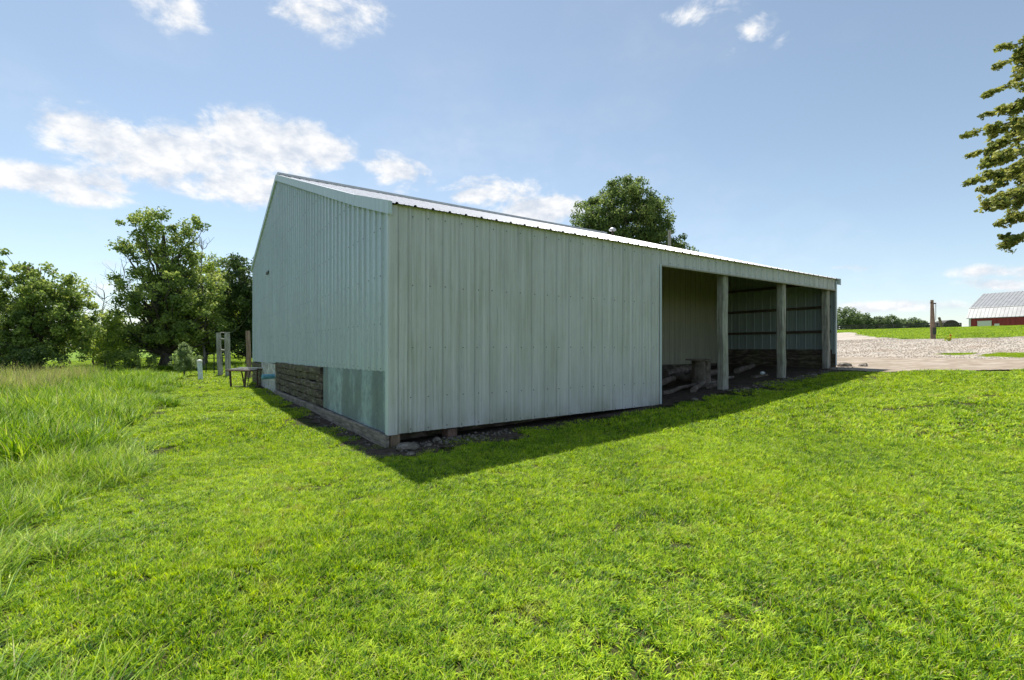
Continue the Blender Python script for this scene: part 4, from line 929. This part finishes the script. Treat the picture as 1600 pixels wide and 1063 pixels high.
for lod, (stp, d0, d1, rad) in enumerate(((.25, 1.2, 9.2, .2), (.62, 9.0, 25, .45), (1.5, 24.5, 100, 1.1))):
    x, y = grid(-40 if lod < 2 else -60, 45 if lod < 2 else 110, -1, d1 if lod < 2 else 100, stp)
    r = np.hypot(x, y); k = (r > d0) & (r < d1 * (1 if lod < 2 else 1.4)) & visible(x, y, stp)
    k &= ~is_gravel(x, y) & ~is_conc(x, y) & ~in_shed(x, y, .0) & ~tall_zone(x, y)
    s, t = st(x, y)
    dirt = is_dirt(x, y); k &= ~(dirt & (rng.uniform(0, 1, len(x)) < (.9 if lod == 0 else .8)))
    if lod > 0: k &= (~is_gravel(x + .4, y - .3) | tuft_patches(x, y)) & ~is_conc(x + .3, y) & ~is_conc(x - .3, y + .2) & ~in_shed(x, y, .25)
    if lod == 2: k &= ~is_gravel(x, y - .9) & ~is_gravel(x, y + .9) & ~is_gravel(x - 1, y)
    if lod == 2: k &= ~((s < -20) & (t > 34) & (y > 70))
    for (bx_, by_, br_) in ((-2.3, 6.5, .12), (-.75, 5.25, .10)):
        k &= ~((((x - bx_) / br_ / 1.5) ** 2 + ((y - by_) / br_) ** 2 < 1) & (rng.uniform(0, 1, len(x)) < .5))
    x, y = x[k], y[k]; PX.append(np.stack([x, y, gz(x, y) - .004], 1))
    PV.append(rng.integers(0, (NF, NM, 3)[lod], len(x)) + (0, NF, NF + NM)[lod])
    hv = .85 + .45 * np.clip(.5 + .5 * np.sin(x * 1.1 + 1.3 * np.sin(y * .8)) * np.cos(y * .9 + x * .4) + rng.normal(0, .22, len(x)), 0, 1)
    hs_ = rng.uniform(.9, 1.15, len(x)); PSC.append(np.stack([hs_, hs_, hv], 1))
x, y = grid(16, 23, 16, 23, .28); k = tuft_patches(x, y); x, y = x[k], y[k]
PX.append(np.stack([x, y, gz(x, y)], 1)); PV.append(rng.integers(NF, NF + NM, len(x))); PSC.append(np.tile([.45, .45, .8], (len(x), 1)))
pts = np.concatenate(PX); var = np.concatenate(PV); scl = np.concatenate(PSC)
print('lawn instances', len(pts))
lg = instancer('lawn_grass', lawnC, pts, tilt_rot(pts[:, 0], pts[:, 1], rng.uniform(0, 6.28, len(pts))), scl, var)
tag(lg, 'bright green mown lawn around the shed', 'grass', kind='stuff')
# tall unmown grass
for i in range(4):
    source(tallC, 'meadow_a%d' % i, [blades(100, .22, .22, .52, .007, .014, .55, seg=5, straw=.05, erect=.4, tuss=8, tr=.04), blades(70, .24, .10, .26, .012, .022, 1.0, seg=4, straw=.04, erect=.7), blades(5, .2, .40, .55, .003, .004, .35, seg=4, straw=.8), blades(26, .24, .10, .22, .020, .034, .9, seg=4, straw=.0, erect=.8, tuss=4, tr=.02)], M['tall'])
for i in range(3):
    source(tallC, 'meadow_b%d' % i, [blades(400, .6, .25, .62, .016, .030, .6, seg=3, straw=.04, erect=.4, tuss=24, tr=.07), blades(170, .6, .12, .28, .020, .034, 1.1, seg=3, straw=.05, erect=.7), blades(9, .6, .5, .72, .006, .009, .35, seg=3, straw=1)], M['tall'])
for i in range(2):
    source(tallC, 'meadow_c%d' % i, [blades(420, .8, .4, .85, .014, .022, .5, seg=3, straw=.15, erect=.4), blades(160, .8, .6, 1.05, .010, .016, .4, seg=3, straw=1)], M['tall'])
PX, PV, PSC = [], [], []
for lod, (stp, d0, d1) in enumerate(((.21, 1.2, 10), (.6, 9.6, 60))):
    x, y = grid(-60, 2, -1, min(45, d1), stp); r = np.hypot(x, y); s, t = st(x, y)
    k = (r > d0) & (r < d1) & visible(x, y, 1) & tall_zone(x, y)
    x, y, s, t = x[k], y[k], s[k], t[k]; edge = np.clip((ED - s) / 1.2, .0, 1)
    # nearer the camera the unmown strip is shorter
    near = np.clip((np.hypot(x, y) - 2.6) / 4.0, .5, 1) * (.8 + .35 * np.sin(x * 3.1 + y) * np.sin(y * 2.3 - x))
    sc_ = (.75 + .35 * edge) * near * rng.uniform(.8, 1.15, len(x))
    v = rng.integers(0, 4, len(x)) if lod == 0 else rng.integers(0, 3, len(x)) + 4
    if lod == 1: weeds = (t > 14.5) & (s < -6.5) & (rng.uniform(0, 1, len(x)) < .45); v = np.where(weeds, rng.integers(0, 2, len(x)) + 7, v)
    PX.append(np.stack([x, y, gz(x, y) - .01], 1)); PV.append(v); PSC.append(np.stack([sc_ * .5 + .5, sc_ * .5 + .5, sc_], 1))
# a rough unmown band under the trees
x, y = grid(-50, 5, 28, 44, .7); s, t = st(x, y); k = ~tall_zone(x, y) & (y > 33.5 + .3 * np.sin(x)) & (x < -14) & visible(x, y, 2); x, y = x[k], y[k]
PX.append(np.stack([x, y, gz(x, y)], 1)); PV.append(rng.integers(0, 3, len(x)) + 4); q_ = rng.uniform(.5, .9, len(x)); PSC.append(np.stack([q_, q_, q_], 1))
pts = np.concatenate(PX); var = np.concatenate(PV); scl = np.concatenate(PSC)
print('tall instances', len(pts))
tg = instancer('tall_grass', tallC, pts, tilt_rot(pts[:, 0], pts[:, 1], rng.uniform(0, 6.28, len(pts))), scl, var)
tag(tg, 'long unmown grass and seed heads left of the lawn', 'tall grass', kind='stuff')
